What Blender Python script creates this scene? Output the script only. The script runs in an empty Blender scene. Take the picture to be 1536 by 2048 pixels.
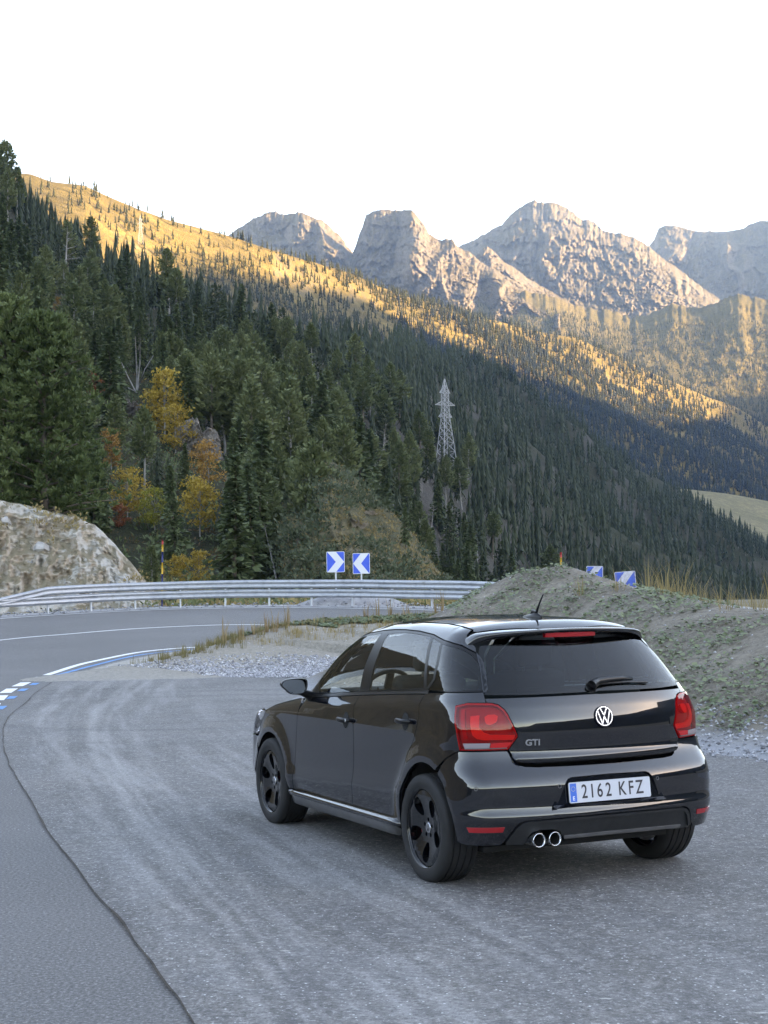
import bpy, math, random
import numpy as np
from mathutils import Matrix, Vector
from mathutils.geometry import delaunay_2d_cdt

SC = bpy.context.scene
COL = SC.collection
random.seed(7)
RNG = np.random.default_rng(11)

# ---------------------------------------------------------------- camera
FPX, PITCH, CAMH, ROLL = 3076., .048, 1.6631, -.0190          # focal length in pixels of the 1536 x 2048 frame
CP, SP, CR, SR = math.cos(PITCH), math.sin(PITCH), math.cos(ROLL), math.sin(ROLL)
cam = bpy.data.cameras.new('camera')
camo = bpy.data.objects.new('camera', cam)
COL.objects.link(camo)
SC.camera = camo
cam.sensor_fit = 'VERTICAL'
cam.sensor_height = 24.
cam.lens = FPX / 2048 * 24.
cam.clip_start = .1
cam.clip_end = 60000.
_f = Vector((0, CP, SP)); _u0 = Vector((0, -SP, CP)); _r0 = Vector((1, 0, 0))
_r = _r0 * CR + _u0 * SR
_u = _u0 * CR - _r0 * SR
camo.matrix_world = Matrix(((_r.x, _u.x, -_f.x, 0), (_r.y, _u.y, -_f.y, 0), (_r.z, _u.z, -_f.z, CAMH), (0, 0, 0, 1)))

# ---------------------------------------------------------------- sky, sun, exposure
HAZE = .00006
SUN_AZ, SUN_EL = math.radians(100), math.radians(11)           # clockwise from the view direction (+Y)
world = bpy.data.worlds.new('World')
SC.world = world
world.use_nodes = True
nt = world.node_tree
for n in list(nt.nodes):
    nt.nodes.remove(n)
wo = nt.nodes.new('ShaderNodeOutputWorld')
bg = nt.nodes.new('ShaderNodeBackground')
sky = nt.nodes.new('ShaderNodeTexSky')
sky.sky_type = 'NISHITA'
sky.sun_disc = False
sky.sun_elevation = SUN_EL
sky.sun_rotation = SUN_AZ
sky.altitude = 1800.
sky.air_density = .9
sky.dust_density = 1.2
sky.ozone_density = 1.0
bg.inputs['Strength'].default_value = .15
nt.links.new(sky.outputs[0], bg.inputs[0])
nt.links.new(bg.outputs[0], wo.inputs[0])
sun = bpy.data.lights.new('sun', 'SUN')
suno = bpy.data.objects.new('sun', sun)
COL.objects.link(suno)
sun.energy = 3.5
sun.angle = math.radians(.55)
sun.color = (1., .86, .58)
sdir = Vector((math.sin(SUN_AZ) * math.cos(SUN_EL), math.cos(SUN_AZ) * math.cos(SUN_EL), math.sin(SUN_EL)))
suno.rotation_euler = (-sdir).to_track_quat('-Z', 'Y').to_euler()
suno.location = sdir * 100
SC.view_settings.view_transform = 'Standard'
SC.view_settings.look = 'None'
SC.view_settings.gamma = 1.
SC.view_settings.use_curve_mapping = False
SC.view_settings.exposure = 3.2
SC.view_settings.use_white_balance = True          # the phone's white balance for open shade
SC.view_settings.white_balance_temperature = 9900.
SC.view_settings.white_balance_tint = 19.
SC.cycles.use_denoising = True
SC.cycles.max_bounces = 8
SC.cycles.transparent_max_bounces = 16
SC.cycles.caustics_reflective = False
SC.cycles.caustics_refractive = False

# ---------------------------------------------------------------- helpers: objects
def tag(o, label=None, cat=None, group=None, kind=None):
    if label: o['label'] = label
    if cat: o['category'] = cat
    if group: o['group'] = group
    if kind: o['kind'] = kind
    return o
def empty(name, loc=(0, 0, 0), rz=0., parent=None):
    o = bpy.data.objects.new(name, None)
    COL.objects.link(o)
    o.location = loc
    o.rotation_euler = (0, 0, rz)
    o.empty_display_size = .2
    o.parent = parent
    return o
def link(name, me, parent=None, mat=None):
    o = bpy.data.objects.new(name, me)
    COL.objects.link(o)
    o.parent = parent
    if mat is not None and not me.materials:
        me.materials.append(mat)
    return o
def mesh(name, v, f, smooth=True, normals=None):
    """v: (n,3); f: list of tuples or an int array (m,3|4)"""
    me = bpy.data.meshes.new(name)
    v = np.asarray(v, dtype=np.float32)
    if isinstance(f, np.ndarray):
        m, k = f.shape
        me.vertices.add(len(v))
        me.vertices.foreach_set('co', v.ravel())
        me.loops.add(m * k)
        me.loops.foreach_set('vertex_index', f.astype(np.int32).ravel())
        me.polygons.add(m)
        me.polygons.foreach_set('loop_start', np.arange(0, m * k, k, dtype=np.int32))
        me.update(calc_edges=True)
        me.validate()
    else:
        me.from_pydata([tuple(map(float, p)) for p in v], [], [tuple(map(int, q)) for q in f])
        me.update()
    if smooth:
        me.polygons.foreach_set('use_smooth', np.ones(len(me.polygons), dtype=bool))
    if normals is not None and len(me.vertices) == len(normals):
        me.normals_split_custom_set_from_vertices([tuple(map(float, n)) for n in normals])
    return me
def obj(name, v, f, mat, parent=None, smooth=True, normals=None):
    return link(name, mesh(name, v, f, smooth, normals), parent, mat)
class MB:
    """collects simple shapes into one mesh"""
    def __init__(self): self.v = []; self.f = []
    def add(self, v, f):
        b = len(self.v)
        self.v += [tuple(map(float, p)) for p in v]
        self.f += [tuple(b + int(i) for i in q) for q in f]
        return self
    def box(self, c, s, R=None):
        x, y, z = (k / 2 for k in s)
        p = [Vector((a * x, b * y, d * z)) for d in (-1, 1) for b in (-1, 1) for a in (-1, 1)]
        if R is not None: p = [R @ q for q in p]
        return self.add([(q.x + c[0], q.y + c[1], q.z + c[2]) for q in p],
                        [(0, 2, 3, 1), (4, 5, 7, 6), (0, 1, 5, 4), (2, 6, 7, 3), (0, 4, 6, 2), (1, 3, 7, 5)])
    def bar(self, a, b, w, h=None):
        a = Vector(a); b = Vector(b); d = b - a
        h = h or w
        q = d.to_track_quat('Z', 'Y').to_matrix()
        return self.box((a + b) / 2, (w, h, d.length), q)
    def tube(self, pts, radii, n=8, caps=True):
        pts = [Vector(p) for p in pts]
        if not hasattr(radii, '__len__'): radii = [radii] * len(pts)
        rings = []; vs = []; fs = []
        up = Vector((0, 0, 1))
        for i, p in enumerate(pts):
            d = (pts[min(i + 1, len(pts) - 1)] - pts[max(i - 1, 0)])
            d.normalize()
            ref = Vector((1, 0, 0)) if abs(d.z) > .9 else up
            a = d.cross(ref); a.normalize(); b = d.cross(a)
            for k in range(n):
                t = 2 * math.pi * k / n
                vs.append(p + (a * math.cos(t) + b * math.sin(t)) * radii[i])
        for i in range(len(pts) - 1):
            for k in range(n):
                k2 = (k + 1) % n
                fs.append((i * n + k, i * n + k2, (i + 1) * n + k2, (i + 1) * n + k))
        if caps:
            fs.append(tuple(range(n))); fs.append(tuple((len(pts) - 1) * n + k for k in reversed(range(n))))
        return self.add(vs, fs)
    def build(self, name, mat, parent=None, smooth=False):
        return obj(name, self.v, self.f, mat, parent, smooth)
def bevel(o, w=.01, seg=2):
    m = o.modifiers.new('bevel', 'BEVEL'); m.width = w; m.segments = seg; m.limit_method = 'ANGLE'
    return o

# ---------------------------------------------------------------- helpers: noise (numpy)
def _hash(ix, iy, iz, seed):
    h = (ix.astype(np.int64) * 374761393 + iy.astype(np.int64) * 668265263 + iz.astype(np.int64) * 2147483647 + seed * 1274126177) & 0xffffffff
    h = ((h ^ (h >> 13)) * 1274126177) & 0xffffffff
    h = h ^ (h >> 16)
    return (h & 0xffff) / 32768. - 1.
def vnoise(x, y, z=None, seed=0):
    x = np.asarray(x, float); y = np.asarray(y, float)
    z = np.zeros_like(x) if z is None else np.asarray(z, float)
    ix, iy, iz = np.floor(x), np.floor(y), np.floor(z)
    fx, fy, fz = x - ix, y - iy, z - iz
    fx = fx * fx * (3 - 2 * fx); fy = fy * fy * (3 - 2 * fy); fz = fz * fz * (3 - 2 * fz)
    r = 0
    for a in (0, 1):
        for b in (0, 1):
            for c in (0, 1):
                w = (fx if a else 1 - fx) * (fy if b else 1 - fy) * (fz if c else 1 - fz)
                r = r + w * _hash(ix + a, iy + b, iz + c, seed)
    return r
def fbm(x, y, z=None, oct=4, seed=0, gain=.5, ridged=False):
    s = 0; a = 1.; t = 0
    for o in range(oct):
        n = vnoise(x * 2 ** o + 17.3 * o, y * 2 ** o - 9.1 * o, None if z is None else z * 2 ** o, seed + o)
        if ridged: n = 1 - 2 * np.abs(n)
        s = s + n * a; t += a; a *= gain
    return s / t

# ---------------------------------------------------------------- helpers: materials
def newmat(name):
    m = bpy.data.materials.new(name)
    m.use_nodes = True
    t = m.node_tree
    b = t.nodes['Principled BSDF']
    return m, t, b
def simple(name, col, rough=.5, metal=0., spec=.5, coat=0., vary=0., vscale=8., bump=0., bscale=60.):
    m, t, b = newmat(name)
    b.inputs['Base Color'].default_value = (*col, 1)
    b.inputs['Roughness'].default_value = rough
    b.inputs['Metallic'].default_value = metal
    b.inputs['Specular IOR Level'].default_value = spec
    b.inputs['Coat Weight'].default_value = coat
    b.inputs['Coat Roughness'].default_value = .03
    if vary:
        n = noise_node(t, vscale, 5)
        ramp(t, n, [(.3, tuple(c * (1 - vary) for c in col)), (.7, tuple(min(1, c * (1 + vary)) for c in col))], b.inputs['Base Color'])
    if bump:
        n = noise_node(t, bscale, 4)
        bump_node(t, n, b, bump)
    return m
def coords(t, kind='Object', scale=(1, 1, 1)):
    c = t.nodes.new('ShaderNodeTexCoord')
    mp = t.nodes.new('ShaderNodeMapping')
    mp.inputs['Scale'].default_value = scale
    t.links.new(c.outputs[kind], mp.inputs[0])
    return mp.outputs[0]
def noise_node(t, scale, detail=4, rough=.55, vec=None, dist=0.):
    n = t.nodes.new('ShaderNodeTexNoise')
    n.inputs['Scale'].default_value = scale
    n.inputs['Detail'].default_value = detail
    n.inputs['Roughness'].default_value = rough
    n.inputs['Distortion'].default_value = dist
    t.links.new(vec if vec is not None else coords(t), n.inputs['Vector'])
    return n.outputs[0]
def voronoi_node(t, scale, vec=None, feature='F1', out='Distance', rand=1.):
    n = t.nodes.new('ShaderNodeTexVoronoi')
    n.feature = feature
    n.inputs['Scale'].default_value = scale
    n.inputs['Randomness'].default_value = rand
    t.links.new(vec if vec is not None else coords(t), n.inputs['Vector'])
    return n.outputs[out]
def ramp(t, fac, stops, out=None, interp='LINEAR'):
    r = t.nodes.new('ShaderNodeValToRGB')
    r.color_ramp.interpolation = interp
    el = r.color_ramp.elements
    while len(el) < len(stops): el.new(.5)
    for e, (p, c) in zip(el, stops):
        e.position = p
        e.color = (*c, 1) if hasattr(c, '__len__') else (c, c, c, 1)
    t.links.new(fac, r.inputs[0])
    if out is not None: t.links.new(r.outputs[0], out)
    return r.outputs[0]
def mix(t, fac, a, b, out=None, blend='MIX'):
    n = t.nodes.new('ShaderNodeMix')
    n.data_type = 'RGBA'
    n.blend_type = blend
    for s, k in ((fac, 0), (a, 6), (b, 7)):
        if hasattr(s, 'links'): t.links.new(s, n.inputs[k])
        elif hasattr(s, '__len__'): n.inputs[k].default_value = (*s, 1)
        else: n.inputs[k].default_value = s if k == 0 else (s, s, s, 1)
    if out is not None: t.links.new(n.outputs[2], out)
    return n.outputs[2]
def mathn(t, op, a, b=0.):
    n = t.nodes.new('ShaderNodeMath')
    n.operation = op
    for s, k in ((a, 0), (b, 1)):
        if hasattr(s, 'links'): t.links.new(s, n.inputs[k])
        else: n.inputs[k].default_value = s
    return n.outputs[0]
def bump_node(t, h, b, strength=.3, dist=.02):
    n = t.nodes.new('ShaderNodeBump')
    n.inputs['Strength'].default_value = strength
    n.inputs['Distance'].default_value = dist
    t.links.new(h, n.inputs['Height'])
    t.links.new(n.outputs[0], b.inputs['Normal'])
    return n
def leaf_mat(name, cols, rough=.55, scale=.35, trans=.25):
    """foliage: colour varies per tree (object random), per clump (noise) and per leaf (tone attribute, on some plants paler outward or upward)"""
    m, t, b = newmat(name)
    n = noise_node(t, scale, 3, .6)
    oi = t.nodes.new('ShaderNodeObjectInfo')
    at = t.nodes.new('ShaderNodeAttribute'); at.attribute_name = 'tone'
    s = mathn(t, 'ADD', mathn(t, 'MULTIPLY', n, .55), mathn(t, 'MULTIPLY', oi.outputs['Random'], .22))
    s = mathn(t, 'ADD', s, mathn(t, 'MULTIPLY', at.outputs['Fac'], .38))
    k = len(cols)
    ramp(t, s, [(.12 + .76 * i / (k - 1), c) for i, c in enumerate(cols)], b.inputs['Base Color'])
    b.inputs['Roughness'].default_value = rough
    b.inputs['Specular IOR Level'].default_value = .25
    out = t.nodes['Material Output']
    if trans:
        tr = t.nodes.new('ShaderNodeBsdfTranslucent')
        t.links.new(b.inputs['Base Color'].links[0].from_socket, tr.inputs[0])
        ms = t.nodes.new('ShaderNodeMixShader'); ms.inputs[0].default_value = trans
        t.links.new(b.outputs[0], ms.inputs[1]); t.links.new(tr.outputs[0], ms.inputs[2])
        t.links.new(ms.outputs[0], out.inputs[0])
    return m
def set_attr(me, name, vals):
    a = me.attributes.new(name, 'FLOAT', 'POINT')
    a.data.foreach_set('value', np.asarray(vals, dtype=np.float32))
# ---------------------------------------------------------------- ground height of the bend (banked road)
def G(X, Y):
    Y = np.asarray(Y, float)
    return .048 * 1.5 * np.log1p(np.exp(np.clip((Y - 36) / 1.5, -50, 50))) + 0 * np.asarray(X, float)
def polydist(P, L):
    """distance of points P (n,2) to polyline L, arc length of the foot point, signed side"""
    L = np.asarray(L, float)
    best = np.full(len(P), 1e9); arc = np.zeros(len(P)); side = np.zeros(len(P)); ht = np.zeros(len(P)); s0 = 0
    for i in range(len(L) - 1):
        a, b = L[i, :2], L[i + 1, :2]
        d = b - a; l = np.linalg.norm(d)
        t = np.clip(((P - a) @ d) / l ** 2, 0, 1)
        q = a + t[:, None] * d
        r = np.linalg.norm(P - q, axis=1)
        k = r < best
        best = np.where(k, r, best); arc = np.where(k, s0 + t * l, arc)
        cr = d[0] * (P[:, 1] - a[1]) - d[1] * (P[:, 0] - a[0])
        side = np.where(k, np.sign(cr), side)
        if L.shape[1] > 2: ht = np.where(k, L[i, 2] + t * (L[i + 1, 2] - L[i, 2]), ht)
        s0 += l
    return best, arc, side, ht
def smooth_line(L, n=120):
    """Catmull-Rom through control points, resampled evenly"""
    L = np.asarray(L, float)
    p = np.concatenate([[2 * L[0] - L[1]], L, [2 * L[-1] - L[-2]]])
    o = []
    for i in range(1, len(p) - 2):
        for t in np.linspace(0, 1, 12, endpoint=False):
            o.append(.5 * (2 * p[i] + (p[i + 1] - p[i - 1]) * t + (2 * p[i - 1] - 5 * p[i] + 4 * p[i + 1] - p[i + 2]) * t ** 2 + (3 * p[i] - p[i - 1] - 3 * p[i + 1] + p[i + 2]) * t ** 3))
    o.append(p[-2]); o = np.array(o)
    s = np.concatenate([[0], np.cumsum(np.linalg.norm(np.diff(o[:, :2], axis=0), axis=1))])
    q = np.linspace(0, s[-1], n)
    return np.stack([np.interp(q, s, o[:, k]) for k in range(o.shape[1])], 1)
def grid_mesh(name, xs, ys_, zf, keep=None):
    X, Y = np.meshgrid(xs, ys_)
    v = np.stack([X.ravel(), Y.ravel(), np.asarray(zf(X.ravel(), Y.ravel()))], 1)
    nx, ny = len(xs), len(ys_)
    i = np.arange(ny - 1)[:, None] * nx + np.arange(nx - 1)[None]
    f = np.stack([i, i + 1, i + nx + 1, i + nx], -1).reshape(-1, 4)
    if keep is not None:
        c = v[f].mean(1)
        f = f[keep(c[:, 0], c[:, 1])]
    return v, f
OUTER = smooth_line([(-22, -60), (-24.5, -20), (-25, 10), (-24, 28), (-21.5, 41), (-17.6, 48.6), (-13.17, 52.6), (-11.72, 53.9), (-9.52, 55.4), (-7.3, 56.1), (-4.56, 55.9), (-2.4, 55.2), (-.37, 54.1), (1.38, 52.9), (2.9, 51.4), (4.4, 49.0), (5.8, 45.4), (6.8, 41.2), (7.5, 36.8), (8.2, 31), (9.2, 24), (11., 16), (13.2, 6), (14.5, -14)], 260)
CENTRE = smooth_line([(-15.5, 28), (-13.6, 37.5), (-10.82, 43.2), (-9.28, 45.0), (-7.61, 46.6), (-5.64, 47.45), (-4.3, 47.45), (-3.05, 46.8), (-.6, 45.2), (1.6, 42.6), (3.6, 39)], 140)
INNER = smooth_line([(-4.0, 39.9), (-4.59, 39.73), (-5.52, 39.22), (-6.22, 38.21), (-6.70, 36.25), (-6.91, 34.34), (-6.83, 30.95)], 60)
BLUE = smooth_line([(-4.4, 39.35), (-4.95, 38.95), (-6.08, 37.3), (-6.51, 34.22), (-6.60, 30.75)], 60)
SEAML = smooth_line([(-5.1, 38.75), (-5.95, 37.0), (-6.32, 34.2), (-6.40, 31.2), (-6.21, 28.9), (-5.82, 25.65), (-5.44, 23.2), (-5.07, 20.7), (-4.57, 18.37), (-3.85, 15.6), (-3.28, 13.7), (-2.74, 11.96), (-2.29, 10.51), (-1.94, 9.53), (-1.71, 8.79), (-1.42, 7.98), (-1.19, 7.27), (-1.01, 6.75), (-.84, 6.23), (-.60, 5.3), (-.25, 3.8), (.3, 1.5), (1.2, -2.5), (2.6, -9), (4, -20), (4.6, -50)], 420)

# ---------------------------------------------------------------- materials of the ground
def road_mat():
    m, t, b = newmat('road_asphalt')
    v = coords(t)
    n = noise_node(t, .35, 5, .6, v); f = noise_node(t, 55., 4, .8, v); g = voronoi_node(t, 140., v)
    c = ramp(t, n, [(.3, (.100, .097, .097)), (.7, (.135, .130, .129))])
    c = mix(t, ramp(t, f, [(.52, 0.), (.66, .8)]), c, (.33, .325, .32))
    c = mix(t, ramp(t, f, [(.36, .85), (.47, 0.)]), c, (.036, .036, .037))
    s = voronoi_node(t, 34., v)
    c = mix(t, ramp(t, s, [(.035, .75), (.075, 0.)]), c, (.45, .45, .46))
    t.links.new(c, b.inputs['Base Color'])
    b.inputs['Roughness'].default_value = .78
    bump_node(t, mix(t, .5, f, g), b, .55, .006)
    return m
def lot_mat():
    """worn parking asphalt: pale, dusty, with aggregate showing and wheel tracks that follow the old edge"""
    m, t, b = newmat('lot_asphalt')
    v = coords(t)
    d = t.nodes.new('ShaderNodeAttribute'); d.attribute_name = 'edge'
    s = t.nodes.new('ShaderNodeAttribute'); s.attribute_name = 'along'
    cb = t.nodes.new('ShaderNodeCombineXYZ')
    t.links.new(mathn(t, 'MULTIPLY', d.outputs['Fac'], 22.), cb.inputs[0]); t.links.new(mathn(t, 'MULTIPLY', s.outputs['Fac'], .16), cb.inputs[1])
    streak = noise_node(t, 1.15, 5, .62, cb.outputs[0])
    big = noise_node(t, .28, 5, .6, v); mid = noise_node(t, 2.2, 6, .65, v); fine = noise_node(t, 48., 4, .8, v)
    agg = voronoi_node(t, 105., v)
    c = ramp(t, big, [(.34, (.090, .085, .081)), (.64, (.188, .178, .169))])
    c = mix(t, ramp(t, mid, [(.35, .6), (.60, 0.)]), c, (.105, .103, .106))
    clump = noise_node(t, 11., 5, .75, v)
    c = mix(t, ramp(t, clump, [(.40, .5), (.52, 0.)]), c, (.085, .084, .088))
    c = mix(t, ramp(t, clump, [(.54, 0.), (.70, .5)]), c, (.34, .335, .33))
    near = ramp(t, d.outputs['Fac'], [(.01, .2), (.05, 1.), (.22, .75), (.40, .12), (.8, .0)])
    at = mathn(t, 'MULTIPLY', ramp(t, streak, [(.48, 0.), (.66, .6)]), near)
    c = mix(t, at, c, (.33, .325, .325))
    dk = mathn(t, 'MULTIPLY', ramp(t, streak, [(.28, .7), (.42, 0.)]), near)
    c = mix(t, dk, c, (.085, .085, .092))
    sep = t.nodes.new('ShaderNodeSeparateXYZ'); t.links.new(v, sep.inputs[0])
    dm = mathn(t, 'ADD', mathn(t, 'MULTIPLY', d.outputs['Fac'], 8.), mathn(t, 'MULTIPLY', mathn(t, 'SUBTRACT', noise_node(t, .12, 2, .4, v), .5), .12))
    dm = mathn(t, 'DIVIDE', dm, mathn(t, 'ADD', mathn(t, 'MULTIPLY', sep.outputs[1], .034), .09))
    for d0, w, k in ((.95, .16, .26), (1.45, .13, .36), (1.72, .08, .30), (2.2, .16, .22)):
        q = mathn(t, 'DIVIDE', mathn(t, 'ABSOLUTE', mathn(t, 'SUBTRACT', dm, d0)), w)
        q = mathn(t, 'MULTIPLY', ramp(t, q, [(.2, k), (1., 0.)]), ramp(t, mid, [(.36, .12), (.56, 1.)]))
        c = mix(t, q, c, (.36, .35, .34))
    # arcs rubbed by turning tyres
    for cx, cy, r, w, k in ((-2.6, 21.2, 2.9, .10, .5), (-2.5, 21.0, 4.2, .11, .45), (-1.6, 16.0, 3.4, .10, .35), (3.2, 5.8, 3.6, .13, .35), (4.2, 9.0, 5.9, .12, .3)):
        dx = mathn(t, 'SUBTRACT', sep.outputs[0], cx); dy = mathn(t, 'SUBTRACT', sep.outputs[1], cy)
        q = mathn(t, 'SQRT', mathn(t, 'ADD', mathn(t, 'MULTIPLY', dx, dx), mathn(t, 'MULTIPLY', dy, dy)))
        q = mathn(t, 'ABSOLUTE', mathn(t, 'SUBTRACT', mathn(t, 'ADD', q, mathn(t, 'MULTIPLY', mid, .25)), r + .12))
        q = mathn(t, 'MULTIPLY', ramp(t, mathn(t, 'DIVIDE', q, w * 2.2), [(0., k), (1., 0.)]), ramp(t, big, [(.40, 0.), (.55, 1.)]))
        c = mix(t, q, c, (.060, .060, .066))
    c = mix(t, ramp(t, fine, [(.54, 0.), (.68, .75)]), c, (.46, .455, .455))
    c = mix(t, ramp(t, fine, [(.34, .85), (.47, 0.)]), c, (.042, .042, .045))
    sp = voronoi_node(t, 22., v)
    c = mix(t, ramp(t, sp, [(.08, .95), (.13, 0.)]), c, (.62, .62, .63))
    sp2 = voronoi_node(t, 9., mathv(t, v))
    c = mix(t, ramp(t, sp2, [(.04, .8), (.07, 0.)]), c, (.50, .48, .44))
    t.links.new(c, b.inputs['Base Color'])
    ramp(t, mid, [(.3, .62), (.7, .85)], b.inputs['Roughness'])
    bump_node(t, mix(t, .5, fine, agg), b, .7, .009)
    return m
def mathv(t, v):
    mp = t.nodes.new('ShaderNodeMapping'); mp.inputs['Scale'].default_value = (.22, 1., 1.); mp.inputs['Rotation'].default_value = (0, 0, .15)
    t.links.new(v, mp.inputs[0])
    return mp.outputs[0]
def soil_mat():
    m, t, b = newmat('mound_soil')
    v = coords(t)
    n = noise_node(t, .7, 6, .65, v); f = noise_node(t, 14., 6, .7, v); s = voronoi_node(t, 18., v)
    c = ramp(t, n, [(.3, (.160, .134, .106)), (.55, (.252, .218, .176)), (.75, (.35, .315, .262))])
    c = mix(t, ramp(t, f, [(.35, .6), (.6, 0.)]), c, (.075, .062, .050))
    a = t.nodes.new('ShaderNodeAttribute'); a.attribute_name = 'gravel'
    c = mix(t, a.outputs['Fac'], c, (.30, .31, .335))
    a2 = t.nodes.new('ShaderNodeAttribute'); a2.attribute_name = 'sandy'
    c = mix(t, mathn(t, 'MULTIPLY', a2.outputs['Fac'], .8), c, ramp(t, f, [(.3, (.20, .18, .15)), (.7, (.36, .33, .285))]))
    c = mix(t, ramp(t, s, [(.06, .7), (.13, 0.)]), c, (.40, .39, .38))
    t.links.new(c, b.inputs['Base Color'])
    b.inputs['Roughness'].default_value = .92
    bump_node(t, f, b, .8, .05)
    return m
def terrain_mat(name, grass, rock, dry, rocky=.35, scale=.02, bscale=.15, bdist=3., slope=(.55, .8)):
    m, t, b = newmat(name)
    v = coords(t)
    n = noise_node(t, scale, 7, .62, v); f = noise_node(t, scale * 9, 6, .65, v); g = noise_node(t, scale * 40, 5, .7, v)
    veg = mix(t, ramp(t, n, [(.38, 0.), (.60, 1.)]), grass, dry)
    veg = mix(t, ramp(t, f, [(.40, .55), (.62, 0.)]), veg, tuple(k * .55 for k in grass))
    veg = mix(t, ramp(t, g, [(.36, .6), (.52, 0.)]), veg, (grass[0] * .42, grass[1] * .40, grass[2] * .5))
    rk = ramp(t, f, [(.25, tuple(k * .62 for k in rock)), (.5, rock), (.75, tuple(min(.75, k * 1.45) for k in rock))])
    rk = mix(t, ramp(t, g, [(.3, .55), (.55, 0.)]), rk, tuple(k * .55 for k in rock))
    gm = t.nodes.new('ShaderNodeNewGeometry')
    sp = t.nodes.new('ShaderNodeSeparateXYZ'); t.links.new(gm.outputs['Normal'], sp.inputs[0])
    fl = mathn(t, 'ADD', sp.outputs[2], mathn(t, 'MULTIPLY', mathn(t, 'SUBTRACT', f, .5), .7))
    k = ramp(t, fl, [(slope[0], 1.), (slope[1], 0.)])
    k = mathn(t, 'MAXIMUM', k, ramp(t, n, [(.5 + rocky * .0, 0.), (.92 - rocky, 0.), (1. - rocky * .75, .9)]))
    t.links.new(mix(t, k, veg, rk), b.inputs['Base Color'])
    b.inputs['Roughness'].default_value = .95
    b.inputs['Specular IOR Level'].default_value = .15
    bump_node(t, g, b, .8, bdist)
    return m

# ---------------------------------------------------------------- ground sheets
def ground_z(X, Y):
    r = np.hypot(X, Y)
    return -.35 + np.minimum(G(X, np.minimum(Y, 58)), 1.2) * (r < 75) - 55 * np.clip((r - 75) / 500, 0, 1) ** 1.2
rr = np.concatenate([np.linspace(0, 80, 40), np.geomspace(85, 12000, 40)])
aa = np.linspace(0, 2 * math.pi, 121)[:-1]
v = np.array([(r * math.sin(a), r * math.cos(a), 0) for r in rr for a in aa]); v[:, 2] = ground_z(v[:, 0], v[:, 1])
n = len(aa)
f = np.array([(i * n + k, i * n + (k + 1) % n, (i + 1) * n + (k + 1) % n, (i + 1) * n + k) for i in range(len(rr) - 1) for k in range(n)])[:, ::-1]
M_VERGE = simple('verge_ground', (.16, .135, .085), .95, vary=.45, vscale=.8, bump=.5, bscale=5.)
tag(obj('ground', v, f, M_VERGE), kind='structure')
# the road: one banked sheet out to the outer verge
def in_poly(X, Y, poly): return inside(np.stack([X, Y], 1), poly)
def inside(p, poly):
    x, y = p[:, 0], p[:, 1]
    r = np.zeros(len(p), bool); n = len(poly)
    for i in range(n):
        x1, y1 = poly[i][:2]; x2, y2 = poly[(i + 1) % n][:2]
        if y1 == y2: continue
        r ^= ((y1 > y) != (y2 > y)) & (x < (x2 - x1) * (y - y1) / (y2 - y1) + x1)
    return r
def sheet(name, left, right, mat, zoff, n=2, kind='structure', parent=None):
    """strip between two polylines of equal length, on the road surface"""
    left = np.asarray(left); right = np.asarray(right)
    v = []
    for k in range(n + 1):
        t = k / n
        p = left[:, :2] * (1 - t) + right[:, :2] * t
        v.append(np.concatenate([p, (G(p[:, 0], p[:, 1]) + zoff)[:, None]], 1))
    m = len(left); v = np.concatenate(v)
    f = np.array([(k * m + i, k * m + i + 1, (k + 1) * m + i + 1, (k + 1) * m + i) for k in range(n) for i in range(m - 1)])
    a, b, c = v[f[0, 0]], v[f[0, 1]], v[f[0, 2]]
    if np.cross(b - a, c - a)[2] < 0: f = f[:, ::-1]
    o = obj(name, v, np.ascontiguousarray(f), mat, parent)
    if kind and not parent: o['kind'] = kind
    return o
def offset_line(L, d):
    L = np.asarray(L)[:, :2]
    t = np.gradient(L, axis=0); t /= np.linalg.norm(t, axis=1)[:, None]
    return L + np.stack([-t[:, 1], t[:, 0]], 1) * d
M_ROAD = road_mat()
o_out = offset_line(OUTER, .45)
sheet('road', o_out, np.stack([0 * o_out[:, 0] + np.linspace(-.3, .3, len(o_out)), np.minimum(o_out[:, 1], 30)], 1), M_ROAD, 0., 60)
# the pull-out, laid over the road sheet with a crumbled edge
ROWS = 90
sd = SEAML[:, :2]
ta = np.gradient(sd, axis=0); ta /= np.linalg.norm(ta, axis=1)[:, None]
nl = np.stack([-ta[:, 1], ta[:, 0]], 1)
arcs = np.concatenate([[0], np.cumsum(np.linalg.norm(np.diff(sd, axis=0), axis=1))])
rough = .018 * fbm(arcs * 1.6, arcs * 0, oct=5, seed=3, gain=.65)
start = sd + nl * rough[:, None]
far = np.stack([np.full(len(sd), 11.0), np.clip(sd[:, 1] * .92 + 1, -40, 34)], 1)
ts = np.linspace(0, 1, ROWS) ** 1.7
lv = []; le = []; la = []
for tt in ts:
    p = start * (1 - tt) + far * tt
    lv.append(np.concatenate([p, (G(p[:, 0], p[:, 1]) + np.minimum(.010, .004 + tt * .3))[:, None]], 1))
    le.append(np.linalg.norm(p - start, axis=1)); la.append(arcs)
lv = np.concatenate(lv); m = len(sd)
lf = np.array([(k * m + i, k * m + i + 1, (k + 1) * m + i + 1, (k + 1) * m + i) for k in range(ROWS - 1) for i in range(m - 1)])
a, b, c = lv[lf[0, 0]], lv[lf[0, 1]], lv[lf[0, 2]]
if np.cross(b - a, c - a)[2] < 0: lf = np.ascontiguousarray(lf[:, ::-1])
lot = tag(obj('pull_out_asphalt', lv, lf, lot_mat()), kind='structure')
set_attr(lot.data, 'edge', np.concatenate(le) / 8.); set_attr(lot.data, 'along', np.concatenate(la))
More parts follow.
